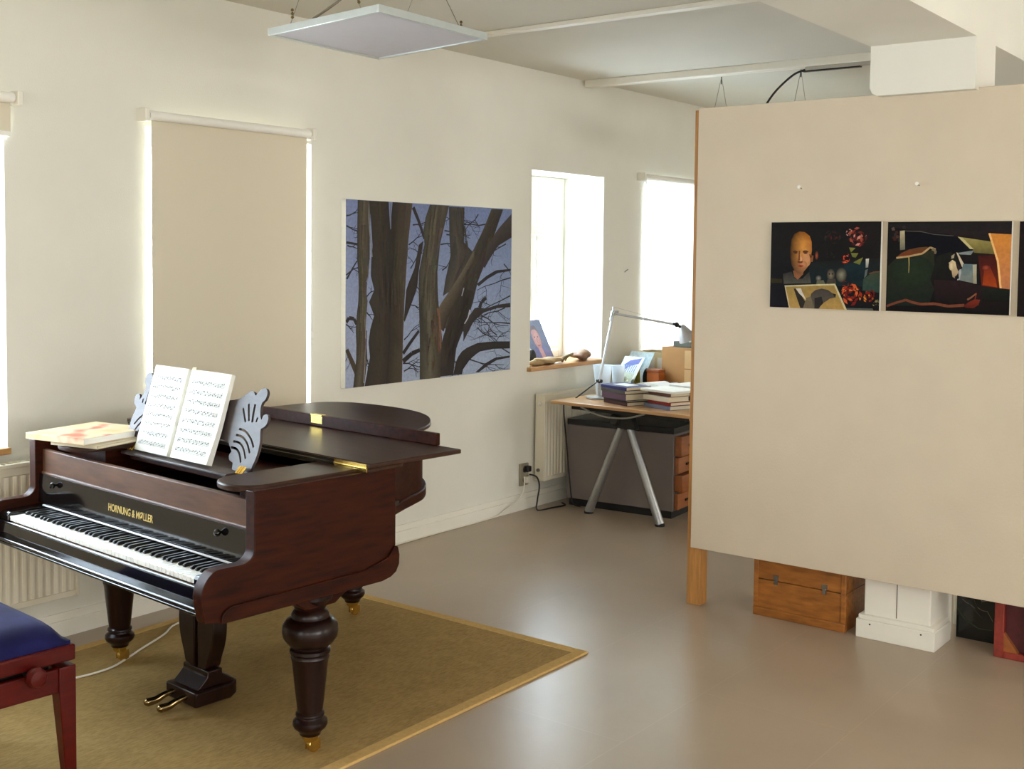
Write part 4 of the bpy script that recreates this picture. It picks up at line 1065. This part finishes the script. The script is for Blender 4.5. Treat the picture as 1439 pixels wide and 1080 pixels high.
# ------------------------------------------------------------------ work desk
DZ=0.75
ds=thing('work_desk',(6.35,-0.17,0),'beech-topped work table on grey trestle legs behind the partition','desk',rotz=math.radians(-2.3))
m=MB(); m.box(0,1.75,-1.32,0,DZ-0.022,DZ); m.build('table_top',M_DESKTOP,ds,bevel=0.004)
m=MB(); m.box(0.06,1.69,-1.26,-0.06,DZ-0.030,DZ-0.0225); m.build('table_underside',M_BLACK,ds)
def trestle(x):
    t=MB(); t.box(x-0.03,x+0.03,-0.98,-0.10,0.69,DZ-0.031); t=t.build('trestle',M_SCREW,ds,bevel=0.004)
    for ya,yb in ((-0.485,-0.235),(-0.555,-0.795)):
        m=MB(); m.tube([(x,ya,0.60),(x,yb,0.012)],[0.022,0.030],n=16); l=m.build('leg',M_ALU,t)
        m=MB(); m.tube([(x,yb,0.0),(x,yb,0.014)],0.032,n=16); m.build('foot',M_BLACK,l)
    m=MB(); m.prism([(-0.43,0.60),(-0.61,0.60),(-0.575,0.70),(-0.465,0.70)],x-0.028,x+0.028,'x'); m.build('trestle_head',M_SCREW,t,bevel=0.005)
    m=MB(); m.lathe([(0.035,0),(0.038,0.01),(0.03,0.02)],(0,0,0),n=20,M=Matrix.Rotation(-PI/2,3,'Y')); m.build('clamp_knob',M_BLACK,t,loc=(x-0.028,-0.455,0.655))
trestle(0.13); trestle(1.62)
m=MB(); m.tube([(0.06,-0.21,DZ-0.032),(0.05,-0.33,0.685),(0.05,-0.45,0.672),(0.06,-0.58,0.680),(0.08,-0.70,DZ-0.035)],0.006,n=8,smooth_steps=6); m.build('cable_loop',mat('grey_cable',(150,150,140),rough=0.5,noise=0.03),ds)
# drawer cabinet below
dc=thing('drawer_cabinet',(6.595,-0.14,0),'grey drawer cabinet with wooden drawer fronts under the work desk','cabinet',rotz=math.radians(5.0))
m=MB(); m.box(0,0.42,-0.80,0,0.05,0.56); m.build('cabinet_body',M_GREYMET,dc,bevel=0.003)
m=MB(); m.box(0.015,0.405,-0.785,-0.015,0.0,0.05); m.build('plinth',M_BLACK,dc)
m=MB(); m.box(0.0,0.42,-0.80,0,0.561,0.60); m.build('cabinet_top',M_BLACK,dc,bevel=0.002)
for z0,z1,pull in ((0.415,0.545,0.03),(0.30,0.405,0.012),(0.18,0.29,0.04),(0.06,0.165,0.01)):
    m=MB(); m.box(0.02,0.40,-0.80-pull-0.018,-0.801,z0,z1); d=m.build('drawer',M_DRAWER,dc,bevel=0.003)
    m=MB(); m.box(0.13,0.29,-0.80-pull-0.03,-0.80-pull-0.0185,(z0+z1)/2-0.008,(z0+z1)/2+0.008); m.build('drawer_pull',M_SCREW,d,bevel=0.003)

# desk lamp
lp=thing('desk_lamp',(6.645,-0.365,DZ),'jointed aluminium arm lamp standing on the desk corner','lamp')
L=lambda x,y,z:(x-6.645,y+0.365,z-DZ)
m=MB(); m.lathe([(0.088,0),(0.090,0.006),(0.086,0.014),(0.02,0.018),(0.012,0.022)],(0,0,0),n=32); m.build('base',M_ALU,lp)
m=MB(); m.rod((0,0,0.02),(0,0,0.115),0.008); m.build('stem',M_ALU,lp)
J1=L(6.645,-0.365,0.870); J2=L(6.815,-0.360,1.325); J3=L(7.214,-0.60,1.246)
m=MB(); m.ball(J1,0.016); m.rod((J1[0],J1[1]-0.02,J1[2]),(J1[0],J1[1]+0.02,J1[2]),0.012); m.build('lower_joint',M_SCREW,lp)
m=MB(); m.tube([J1,J2],0.0095,n=12); m.rod((J1[0]-0.02,J1[1]-0.012,J1[2]),(J2[0]-0.02,J2[1]-0.012,J2[2]),0.0025,n=6); m.build('lower_arm',M_ALU,lp)
m=MB(); m.rod((J2[0],J2[1]-0.016,J2[2]),(J2[0],J2[1]+0.016,J2[2]),0.016); m.tube([(J2[0]-0.03,J2[1],J2[2]-0.05),(J2[0]-0.01,J2[1],J2[2]+0.01),(J2[0]+0.03,J2[1]-0.02,J2[2]+0.01)],0.010,n=10); m.rod(J2,(J2[0]+0.0,J2[1],J2[2]+0.045),0.006); m.build('elbow_joint',M_ALU,lp)
m=MB(); m.tube([J2,J3],0.0085,n=12); m.rod((J2[0],J2[1],J2[2]+0.045),(J3[0]-0.05,J3[1]+0.03,J3[2]+0.02),0.0012,n=6); m.build('upper_arm',M_ALU,lp)
hd=Vector(J3); dr=(Vector(J3)-Vector(J2)).normalized()
m=MB(); m.tube([hd,hd+dr*0.03+Vector((0,0,0.004)),hd+dr*0.065+Vector((0,0,-0.012))],0.010,n=10); m.ball(hd+dr*0.035,0.018); m.build('head_joint',M_SCREW,lp)
hb=hd+dr*0.09+Vector((0,0,-0.02)); ax=Vector((0.35,-0.25,-0.9)).normalized()
Rm=ax.to_track_quat('Z','Y').to_matrix()
m=MB(); m.lathe([(0.012,-0.03),(0.022,-0.02),(0.030,0.0),(0.052,0.045),(0.066,0.085),(0.063,0.085),(0.048,0.047),(0.02,0.01)],hb,n=24,M=Rm); m.build('lamp_shade',mat('grey_lamp_shade',(170,168,166),rough=0.4,metal=0.5,noise=0.03),lp)
m=MB(); m.tube([(J1[0]-0.005,J1[1]+0.02,J1[2]-0.01),(-0.10,0.18,-0.035),(-0.115,0.207,-0.03),(-0.11,0.212,-0.12),(-0.085,0.205,-0.32),(-0.075,0.185,-0.55),(-0.07,0.16,-0.72),(-0.062,0.10,-0.744)],0.0045,n=8,smooth_steps=6); m.build('lamp_cord',M_CABLEB,lp)

# white milky vase behind the lamp
vs=thing('milky_vase',(6.80,-0.29,DZ),'tall white translucent vessel behind the desk lamp','vase')
m=MB(); m.lathe([(0.038,0.0),(0.042,0.004),(0.052,0.10),(0.068,0.215),(0.066,0.215),(0.050,0.10),(0.040,0.008)],(0,0,0),n=28); m.build('vase_body',M_MILK,vs)
vs=thing('milky_vase',(6.93,-0.335,DZ),'narrower white translucent vessel right of the tall one by the lamp','vase')
m=MB(); m.lathe([(0.030,0.0),(0.034,0.004),(0.040,0.10),(0.046,0.205),(0.044,0.205),(0.038,0.10),(0.030,0.008)],(0,0,0),n=24); m.build('vase_body',M_MILK,vs)

# books on the desk
DR=math.radians(-20)
def dbook(label,rgb,w,d,h,x,y,z,rot,leaf=None,rough=0.5,name='book'):
    nm='cover_%d_%d_%d'%rgb
    # spine faces the camera side: the book is w deep and d long along the desk edge
    return slab_book(name,label,mat(nm,rgb,rough=rough,noise=0.06,nscale=12),w,d,h,(x,y,z),rot,leaf=leaf)
z=DZ
LX,LY=6.55,-0.645
for lab,rgb,w,d,h,dx,dy,r in (
    ('dark maroon book at the foot of the stack beside the desk lamp',(66,22,34),0.19,0.255,0.024,0.00,0.00,-21),
    ('thin dark green book second from below in the stack beside the lamp',(54,60,52),0.18,0.245,0.010,0.00,0.01,-20),
    ('thick mauve and purple book in the middle of the stack beside the lamp',(98,70,96),0.19,0.26,0.042,-0.005,0.01,-21),
    ('charcoal book just under the navy one in the stack beside the lamp',(74,70,68),0.20,0.265,0.022,-0.005,0.012,-22),
    ('navy blue book lying on top of the stack beside the lamp',(34,36,104),0.205,0.275,0.022,0.0,0.01,-20)):
    dbook(lab,rgb,w,d,h,LX+dx,LY+dy,z,math.radians(r)); z+=h+0.0006
LZ=z
pp=thing('note_slip',(6.55,-0.635,LZ),'small white paper slip on the navy book by the lamp','paper',rotz=-0.3)
m=MB(); m.box(-0.05,0.05,-0.07,0.07,0,0.002); m.build('paper_sheet',M_PAPER,pp,smooth=0)
z=DZ; RX_,RY_=6.545,-0.955
for lab,rgb,w,d,h,dx,dy,r,lf in (
    ('blue-grey book at the foot of the desk-edge stack near the partition',(116,122,146),0.185,0.25,0.026,0.0,0.0,-18,None),
    ('red book second from below in the desk-edge stack near the partition',(140,36,34),0.18,0.225,0.022,0.005,-0.012,-19,None),
    ('thick cream book in the middle of the desk-edge stack near the partition',(218,208,188),0.18,0.24,0.032,0.0,0.012,-17,None),
    ('brown-spined book under the white folder in the desk-edge stack',(104,64,54),0.17,0.215,0.022,0.01,-0.005,-18,None)):
    dbook(lab,rgb,w,d,h,RX_+dx,RY_+dy,z,math.radians(r),leaf=lf); z+=h+0.0006
dbook('white folder lying on top of the desk-edge stack near the partition',(238,236,226),0.25,0.29,0.014,6.58,-0.95,z,math.radians(-12),leaf=M_PAGESW,name='folder')
# dark stack half behind the partition edge
z=DZ
for lab,rgb,h in (('grey book lowest in the dark stack against the partition edge',(120,116,112),0.018),('black book in the dark stack against the partition edge',(30,28,30),0.04),('mauve book in the dark stack against the partition edge',(110,92,100),0.02),('charcoal book in the dark stack against the partition edge',(46,44,46),0.03)):
    dbook(lab,rgb,0.19,0.24,h,6.88,-1.085,z,math.radians(-10)); z+=h+0.0006
dbook('large white sheet pad on the dark stack against the partition edge',(240,240,234),0.27,0.33,0.016,6.86,-1.03,z,math.radians(-8),leaf=M_PAGESW,name='paper_pad')
# binders and paper pile in the middle
z=DZ
for lab,rgb,h in (('slate blue binder at the bottom of the pile behind the book stacks',(86,96,122),0.035),('grey-blue binder in the pile behind the book stacks',(126,134,150),0.03)):
    dbook(lab,rgb,0.27,0.33,h,7.05,-0.62,z,math.radians(-14),name='binder'); z+=h+0.0006
ob=thing('open_book',(7.05,-0.60,z),'open white book lying on the blue binders on the desk','book',rotz=math.radians(-16))
for sy in (-1,1):
    m=MB(); n=8; cs=[]
    for i in range(n+1):
        t=i/n; cs.append((sy*t*0.16, 0.010+0.022*math.sin(min(1,t*1.15)*PI)**0.8*(1-t*0.5)))
    m.prism(cs+[(sy*0.16,0.0),(0,0.0)],-0.11,0.11,'x'); m.build('leaves',M_PAPER,ob,smooth=40)
m=MB(); m.box(-0.112,0.112,-0.165,0.165,-0.0002,0.0025); m.build('book_cover',mat('buff_cover',(200,180,140),rough=0.6,noise=0.05),ob)
# cardboard drawer box with files on top
cb=thing('cardboard_box',(7.40,-0.41,DZ),'brown cardboard box with small drawers standing on the desk','box',rotz=math.radians(-6))
MC=mat('brown_cardboard',(164,122,74),rough=0.8,noise=0.06,nscale=10); MC2=mat('pale_cardboard',(190,156,108),rough=0.8,noise=0.05,nscale=10)
m=MB(); m.box(0,0.28,-0.38,0,0,0.315); m.build('box_body',MC,cb,bevel=0.003)
for z0,z1 in ((0.02,0.16),(0.17,0.30)):
    m=MB(); m.box(-0.006,0,-0.375,-0.205,z0,z1); d=m.build('drawer',MC2,cb,bevel=0.002)
    m=MB(); m.ball((-0.012,-0.285,(z0+z1)/2+0.02),0.011,n=10); m.build('drawer_knob',M_BLACK,d)
z=DZ+0.3155
dbook('dark green file box on top of the brown cardboard box',(70,76,66),0.24,0.30,0.042,7.55,-0.64,z,math.radians(-6),name='file_box')
# crate and little box
cr=thing('cream_crate',(7.52,-0.225,DZ),'cream letter crate left of the brown cardboard box','crate')
m=MB(); m.box(0,0.20,-0.15,0.10,0.0,0.012); m.box(0,0.008,-0.15,0.10,0.012,0.26); m.box(0.192,0.20,-0.15,0.10,0.012,0.26); m.box(0.008,0.192,-0.15,-0.142,0.012,0.26); m.box(0.008,0.192,0.092,0.10,0.012,0.26); m.build('crate_body',mat('cream_card',(206,190,150),rough=0.7,noise=0.04),cr,bevel=0.002)
for i in range(3):
    m=MB(); m.box(-0.003,0.0,-0.13+0.075*i,-0.08+0.075*i,0.12,0.22); m.build('label',M_PAPER,cr)
tb=thing('tin_box',(7.285,-0.355,DZ),'small orange-brown box in front of the cream crate','box')
m=MB(); m.box(0,0.09,-0.10,0,0,0.135); m.build('box_body',mat('orange_brown_tin',(170,92,40),rough=0.45,noise=0.15),tb,bevel=0.004)
m=MB(); m.box(-0.003,0.093,-0.103,0.003,0.136,0.155); m.build('box_lid',mat('amber_lid',(150,84,44),rough=0.45,noise=0.1),tb,bevel=0.004)
dkb=thing('camera_bag',(7.345,-0.318,DZ),'small black pouch between the postcards and the cream crate','pouch')
m=MB(); m.ball((0,0,0.078),0.026,n=16,sq=(0.8,1.2,3.0)); m.build('pouch_body',M_BLACK,dkb)
# leaning cards
def card(label,x,y,w,h,lean,rotz,paintf,side=0.0):
    t=thing('postcard',(x,y,DZ),label,'card',rotz=rotz)
    m=MB(); s=math.sin(lean); c=math.cos(lean)
    def pl(a,b,l): return (b*s-l*c, w/2-a+side*b, b*c+l*s)
    A=[pl(0,0,0),pl(w,0,0),pl(w,h,0),pl(0,h,0)]; B=[(p[0]+0.003,p[1],p[2]) for p in A]
    va=[m.bm.verts.new(p) for p in A]; vb=[m.bm.verts.new(p) for p in B]
    m.bm.faces.new(va[::-1]); m.bm.faces.new(vb)
    for i in range(4): m.bm.faces.new((va[i],va[(i+1)%4],vb[(i+1)%4],vb[i]))
    m.build('card_stock',M_PAPER,t,smooth=0)
    P=Paint(w,h); paintf(P); P.build('printed_face',M_PAINT,t,lambda a,b,l: pl(a,h-b,l))
def pf_blue(P):
    P.quad([(0,0),(1,0),(1,1),(0,1)],[(188,200,206),(206,214,214),(190,196,180),(170,178,168)])
    P.poly([(0.1,0.3),(0.35,0.12),(0.9,0.02),(0.85,0.2),(0.5,0.28),(0.3,0.4)],(84,96,160)); 
    for k in range(7): P.line([(0.2+0.1*k,0.25),(0.15+0.1*k,0.75)],0.004,0.003,(110,130,170))
    P.poly([(0,0.75),(1,0.65),(1,1),(0,1)],(120,128,104))
def pf_green(P):
    P.quad([(0,0),(1,0),(1,1),(0,1)],[(176,184,166),(160,172,150),(112,116,90),(126,126,100)])
    for k in range(12): P.ell(rr.random(),0.3+0.7*rr.random(),0.12,0.1,rr.choice([(84,90,66),(130,128,96),(60,64,52),(190,186,160)]),(120,124,98))
def pf_yel(P):
    P.quad([(0,0),(1,0),(1,1),(0,1)],[(170,160,60),(140,140,50),(120,116,40),(186,170,80)])
    P.poly([(0.3,0.2),(0.8,0.3),(0.6,0.7),(0.2,0.6)],(110,112,34)); P.poly([(0,0.7),(0.5,0.8),(0.4,1),(0,1)],(206,196,150))
def pf_pale(P):
    P.quad([(0,0),(1,0),(1,1),(0,1)],[(190,206,210),(170,194,200),(196,200,196),(206,206,196)])
    P.poly([(0.2,0.2),(0.8,0.15),(0.75,0.5),(0.3,0.6)],(150,176,190))
def pf_pink(P):
    P.quad([(0,0),(1,0),(1,1),(0,1)],[(206,180,160),(196,170,150),(150,130,110),(176,150,130)])
    P.ell(0.5,0.45,0.3,0.3,(150,110,90),(190,160,140))
card('pale postcard with blue streaks leaning behind the milky vessels',7.20,-0.175,0.19,0.255,0.35,math.radians(-10),pf_blue,side=-0.28)
card('grey-green landscape postcard low in front of the blue-streaked card',7.10,-0.235,0.17,0.15,0.45,math.radians(-16),pf_green)
card('yellow-green postcard tilted beside the cream crate',7.24,-0.300,0.075,0.20,0.25,math.radians(-12),pf_yel,side=0.3)
card('pale blue sheet leaning highest behind the other cards',7.36,-0.15,0.22,0.275,0.25,math.radians(-8),pf_pale,side=-0.3)
card('pinkish card peeping out above the yellow-green postcard',7.45,-0.165,0.085,0.25,0.1,math.radians(-8),pf_pink)

# ------------------------------------------------------------------ on the open window's sill
SZ=0.9625
pr=thing('portrait_picture',(6.715,0.135,SZ),'small bluish portrait picture leaning in the open window','picture',rotz=math.radians(10))
m=MB(); s=math.sin(0.42); c=math.cos(0.42); w,h=0.31,0.32
def pl2(a,b,l): return (a-w/2, b*s-l*c, b*c+l*s)
A=[pl2(0,0,0),pl2(w,0,0),pl2(w,h,0),pl2(0,h,0)]; va=[m.bm.verts.new(p) for p in A]; vb=[m.bm.verts.new((p[0],p[1]+0.008,p[2])) for p in A]
m.bm.faces.new(va[::-1]); m.bm.faces.new(vb)
for i in range(4): m.bm.faces.new((va[i],va[(i+1)%4],vb[(i+1)%4],vb[i]))
m.build('picture_board',M_CANVAS,pr,smooth=0)
P=Paint(w,h)
P.quad([(0,0),(1,0),(1,1),(0,1)],[(96,106,140),(84,96,124),(92,100,138),(104,112,150)])
P.poly([(0.1,0.75),(0.35,0.6),(0.7,0.62),(0.95,0.8),(1,1),(0.05,1)],(96,96,150),(110,110,160))
P.ell(0.48,0.42,0.19,0.27,(196,150,150),(170,124,130)); P.poly([(0.3,0.3),(0.36,0.14),(0.6,0.13),(0.68,0.3),(0.55,0.22),(0.4,0.22)],(92,78,96))
P.ell(0.41,0.4,0.035,0.02,(70,60,90),(130,100,116)); P.ell(0.56,0.4,0.035,0.02,(70,60,90),(130,100,116)); P.line([(0.49,0.42),(0.47,0.52),(0.51,0.53)],0.004,0.003,(140,100,106)); P.line([(0.42,0.6),(0.5,0.61),(0.56,0.59)],0.004,0.003,(150,80,90)); P.poly([(0.4,0.66),(0.58,0.66),(0.62,0.85),(0.45,0.95)],(186,140,146))
P.build('painted_surface',M_PAINT,pr,lambda a,b,l: pl2(a,h-b,l))
def lump(name,label,cat,m_,loc,rx,ry,rz,rot,seed,amp=0.2):
    t=thing(name,loc,label,cat,rotz=rot); b=MB(); b.ball((0,0,0),1.0,n=24)
    r=random.Random(seed); ph=[r.uniform(0,6) for _ in range(8)]
    for v in b.bm.verts:
        p=v.co; k=1+amp*(math.sin(3*p.x+ph[0])*math.cos(2.5*p.y+ph[1])+0.5*math.sin(7*p.x+4*p.z+ph[2]))
        v.co=Vector((p.x*rx*k,p.y*ry*k,max(p.z,-0.75)*rz*k))
    zmin=min(v.co.z for v in b.bm.verts)
    for v in b.bm.verts: v.co.z-=zmin
    b.build(name+'_body',m_,t,smooth=80); return t
lump('driftwood','pale flat piece of driftwood on the left half of the window sill','driftwood',mat('pale_driftwood',(164,138,98),rough=0.85,noise=0.35,nscale=24),(6.575,0.035,SZ),0.17,0.042,0.027,math.radians(3),3,0.3)
t=thing('twig',(6.815,0.03,SZ),'dark olive-brown twig lying between driftwood and pouch','twig')
m=MB(); m.tube([(-0.05,0.0,0.012),(-0.02,0.005,0.03),(0.03,0.0,0.045),(0.075,-0.005,0.055)],[0.012,0.009],n=8,smooth_steps=4); m.tube([(0.02,0,0.042),(0.035,0.022,0.025),(0.04,0.035,0.006)],[0.009,0.006],n=8,smooth_steps=3); m.tube([(-0.02,0.005,0.03),(-0.02,0.03,0.02),(-0.02,0.05,0.005)],[0.008,0.005],n=8,smooth_steps=3); m.build('twig_stem',mat('olive_bark',(96,84,50),rough=0.8,noise=0.3),t)
lump('leather_pouch','crumpled brown leather pouch at the right end of the window sill','pouch',mat('brown_leather',(126,94,68),rough=0.6,noise=0.35,nscale=14),(7.03,0.05,SZ),0.115,0.065,0.032,math.radians(8),9,0.36)
lump('dark_stone','small black stone beside the driftwood at the window\'s left edge','stone',M_BLACK,(6.515,0.115,SZ),0.035,0.03,0.055,0,5,0.12)

# small scuff on the wall between the two far windows
m=MB(); m.tube([(7.53,-0.002,1.60),(7.555,-0.003,1.612),(7.575,-0.002,1.618)],0.004,n=6); tag(m.build('wall_hook',M_STEEL),'tiny metal hook on the wall between the two far windows','hook')

# ------------------------------------------------------------------ hanging lamps
def hanging_lamp(loc,rot,label,cable):
    t=thing('hanging_lamp',loc,label,'lamp',group=None)
    t.rotation_euler=rot
    h=0.31
    m=MB(); e=0.014
    m.box(-h,h,-h,-h+e,-0.008,0.022); m.box(-h,h,h-e,h,-0.008,0.022); m.box(-h,-h+e,-h+e,h-e,-0.008,0.022); m.box(h-e,h,-h+e,h-e,-0.008,0.022); m.box(-h+e,h-e,-h+e,h-e,0.012,0.022)
    m.build('lamp_frame',M_LAMPF,t,bevel=0.002)
    m=MB(); m.box(-h+e,h-e,-h+e,h-e,-0.002,0.011); m.build('diffuser',M_LAMPD,t,smooth=0)
    top=H-loc[2]-0.002
    for s in (-1,1):
        ap=(s*0.29,0,top)
        for yy in (-0.2,0.2):
            m=MB(); m.rod((s*0.29,yy,0.022),ap,0.0016,n=6); m.build('suspension_wire',M_WIRE,t)
            m=MB(); 
            for k in range(3): m.lathe([(0.003,0),(0.007,0.006),(0.003,0.012)],(s*0.29,yy*0.93+ (0.0),0.045+0.014*k),n=8)
            m.build('wire_clip',mat('bronze_clip',(120,100,60),rough=0.4,metal=0.7,noise=0.1),t)
        m=MB(); m.rod((s*0.29,0,top-0.05),(s*0.29,0,top),0.004,n=8); m.build('ceiling_hook',M_SCREW,t)
    if cable:
        m=MB(); m.tube([(-0.30,0.06,0.022),(-0.2,-0.02,0.12),(-0.1,-0.04,0.24),(-0.05,-0.04,top)],0.005,n=8,smooth_steps=4); m.build('lamp_cable',mat('grey_flex',(120,112,96),rough=0.5,noise=0.03),t)
    return t
hanging_lamp((3.441,-1.376,2.592),(-0.0333,0.0154,-0.018),'square white unlit lamp panel hung from the ceiling above the piano',True)
hanging_lamp((7.32,-1.18,2.45),(0,0,PI/2),'far hanging lamp of which only suspension wires show above the partition',False)
tr=thing('cable_track',(6.97,-1.66,2.90),'grey ceiling cable track with a cable drooping over the partition','track')
m=MB(); m.box(-0.02,0.02,-1.6,0.0,-0.012,0.010); m.build('track_rail',M_TRUNK,tr,bevel=0.002)
m=MB(); m.box(-0.016,0.016,-0.35,0.02,-0.020,-0.0125); m.build('track_box',M_SCREW,tr)
for y in (-0.15,-1.2):
    m=MB(); m.rod((0,y,0.010),(0,y,0.058),0.005); m.build('track_hanger',M_TRUNK,tr)
m=MB(); m.tube([(0,0.0,-0.004),(0.02,0.10,-0.03),(0.05,0.24,-0.13),(0.08,0.33,-0.25),(0.10,0.36,-0.42)],0.007,n=8,smooth_steps=6); m.build('drooping_cable',M_SCREW,tr)

# repeats share a group phrase
GROUPS={'roller_blind':'roller blinds on the window wall','panel_radiator':'radiators under the windows','still_life_painting':'small still lifes in a row on the board',
 'nail':'bare nails in the board','postcard':'cards leaning together on the desk','hanging_lamp':'hanging lamp panels','milky_vase':'milky vessels behind the desk lamp',
 'power_cable':'loose power cables','binder':'binders in the middle of the desk'}
for o in bpy.data.objects:
    if 'category' not in o: continue
    n=o.name.split('.')[0]
    if n in GROUPS: o['group']=GROUPS[n]
    elif n=='book': o['group']='books lying on the piano' if o.location.x<5 else 'books stacked on the desk'

# ------------------------------------------------------------------ light: overcast sky through the windows
wd=bpy.data.worlds.new('daylight'); S.world=wd; wd.use_nodes=True
bg=wd.node_tree.nodes['Background']
bg.inputs['Strength'].default_value=5.5
# the sky is tinted by direction: cooler to the north, warmer to the south
nt=wd.node_tree; tc=nt.nodes.new('ShaderNodeTexCoord'); sx=nt.nodes.new('ShaderNodeSeparateXYZ'); rp=nt.nodes.new('ShaderNodeValToRGB')
ma=nt.nodes.new('ShaderNodeMath'); ma.operation='MULTIPLY_ADD'; ma.inputs[1].default_value=0.5; ma.inputs[2].default_value=0.5
nt.links.new(tc.outputs['Generated'],sx.inputs[0]); nt.links.new(sx.outputs['Y'],ma.inputs[0]); nt.links.new(ma.outputs[0],rp.inputs['Fac'])
rp.color_ramp.elements[0].position=0.35; rp.color_ramp.elements[0].color=(1.0,0.985,0.965,1)
rp.color_ramp.elements[1].position=0.65; rp.color_ramp.elements[1].color=(1.02,1.24,1.44,1)
nt.links.new(rp.outputs['Color'],bg.inputs['Color'])
def portal(x,y,z,w,h,rot):
    l=bpy.data.lights.new('daylight_portal','AREA'); l.shape='RECTANGLE'; l.size=w; l.size_y=h; l.cycles.is_portal=True
    o=bpy.data.objects.new('daylight_portal',l); COL.objects.link(o); o.location=(x,y,z); o.rotation_euler=rot
for a,b,z0,z1 in NORTH: portal((a+b)/2,0.415,(z0+z1)/2,b-a,z1-z0,(-PI/2,0,0))
for a,b,z0,z1 in SOUTH: portal((a+b)/2,YS-0.28,(z0+z1)/2,b-a,z1-z0,(PI/2,0,0))
for a,b,z0,z1 in WEST: portal(X0-0.28,(a+b)/2,(z0+z1)/2,b-a,z1-z0,(PI/2,0,-PI/2))

# ------------------------------------------------------------------ camera
CYAW,CPIT,CROL,CF,PPY=0.9172,-0.0535,0.0107,1642.9,445.84
fw=Vector((math.sin(CYAW)*math.cos(CPIT),math.cos(CYAW)*math.cos(CPIT),math.sin(CPIT)))
rt=Vector((math.cos(CYAW),-math.sin(CYAW),0)); up=rt.cross(fw)
R=rt*math.cos(CROL)+up*math.sin(CROL); U=-rt*math.sin(CROL)+up*math.cos(CROL)
cam=bpy.data.cameras.new('camera'); co=bpy.data.objects.new('camera',cam); COL.objects.link(co)
co.matrix_world=Matrix(((R.x,U.x,-fw.x,0),(R.y,U.y,-fw.y,-4.701),(R.z,U.z,-fw.z,1.72),(0,0,0,1)))
cam.sensor_width=36; cam.lens=CF/1439*36; cam.shift_y=(PPY-540)/1439; cam.clip_start=0.05
S.camera=co
S.view_settings.view_transform='Standard'; S.view_settings.look='None'; S.view_settings.gamma=1.0; S.view_settings.use_curve_mapping=False
S.view_settings.exposure=1.70
S.cycles.max_bounces=12; S.cycles.diffuse_bounces=8; S.cycles.transparent_max_bounces=12; S.cycles.use_denoising=True
S.cycles.sample_clamp_indirect=8
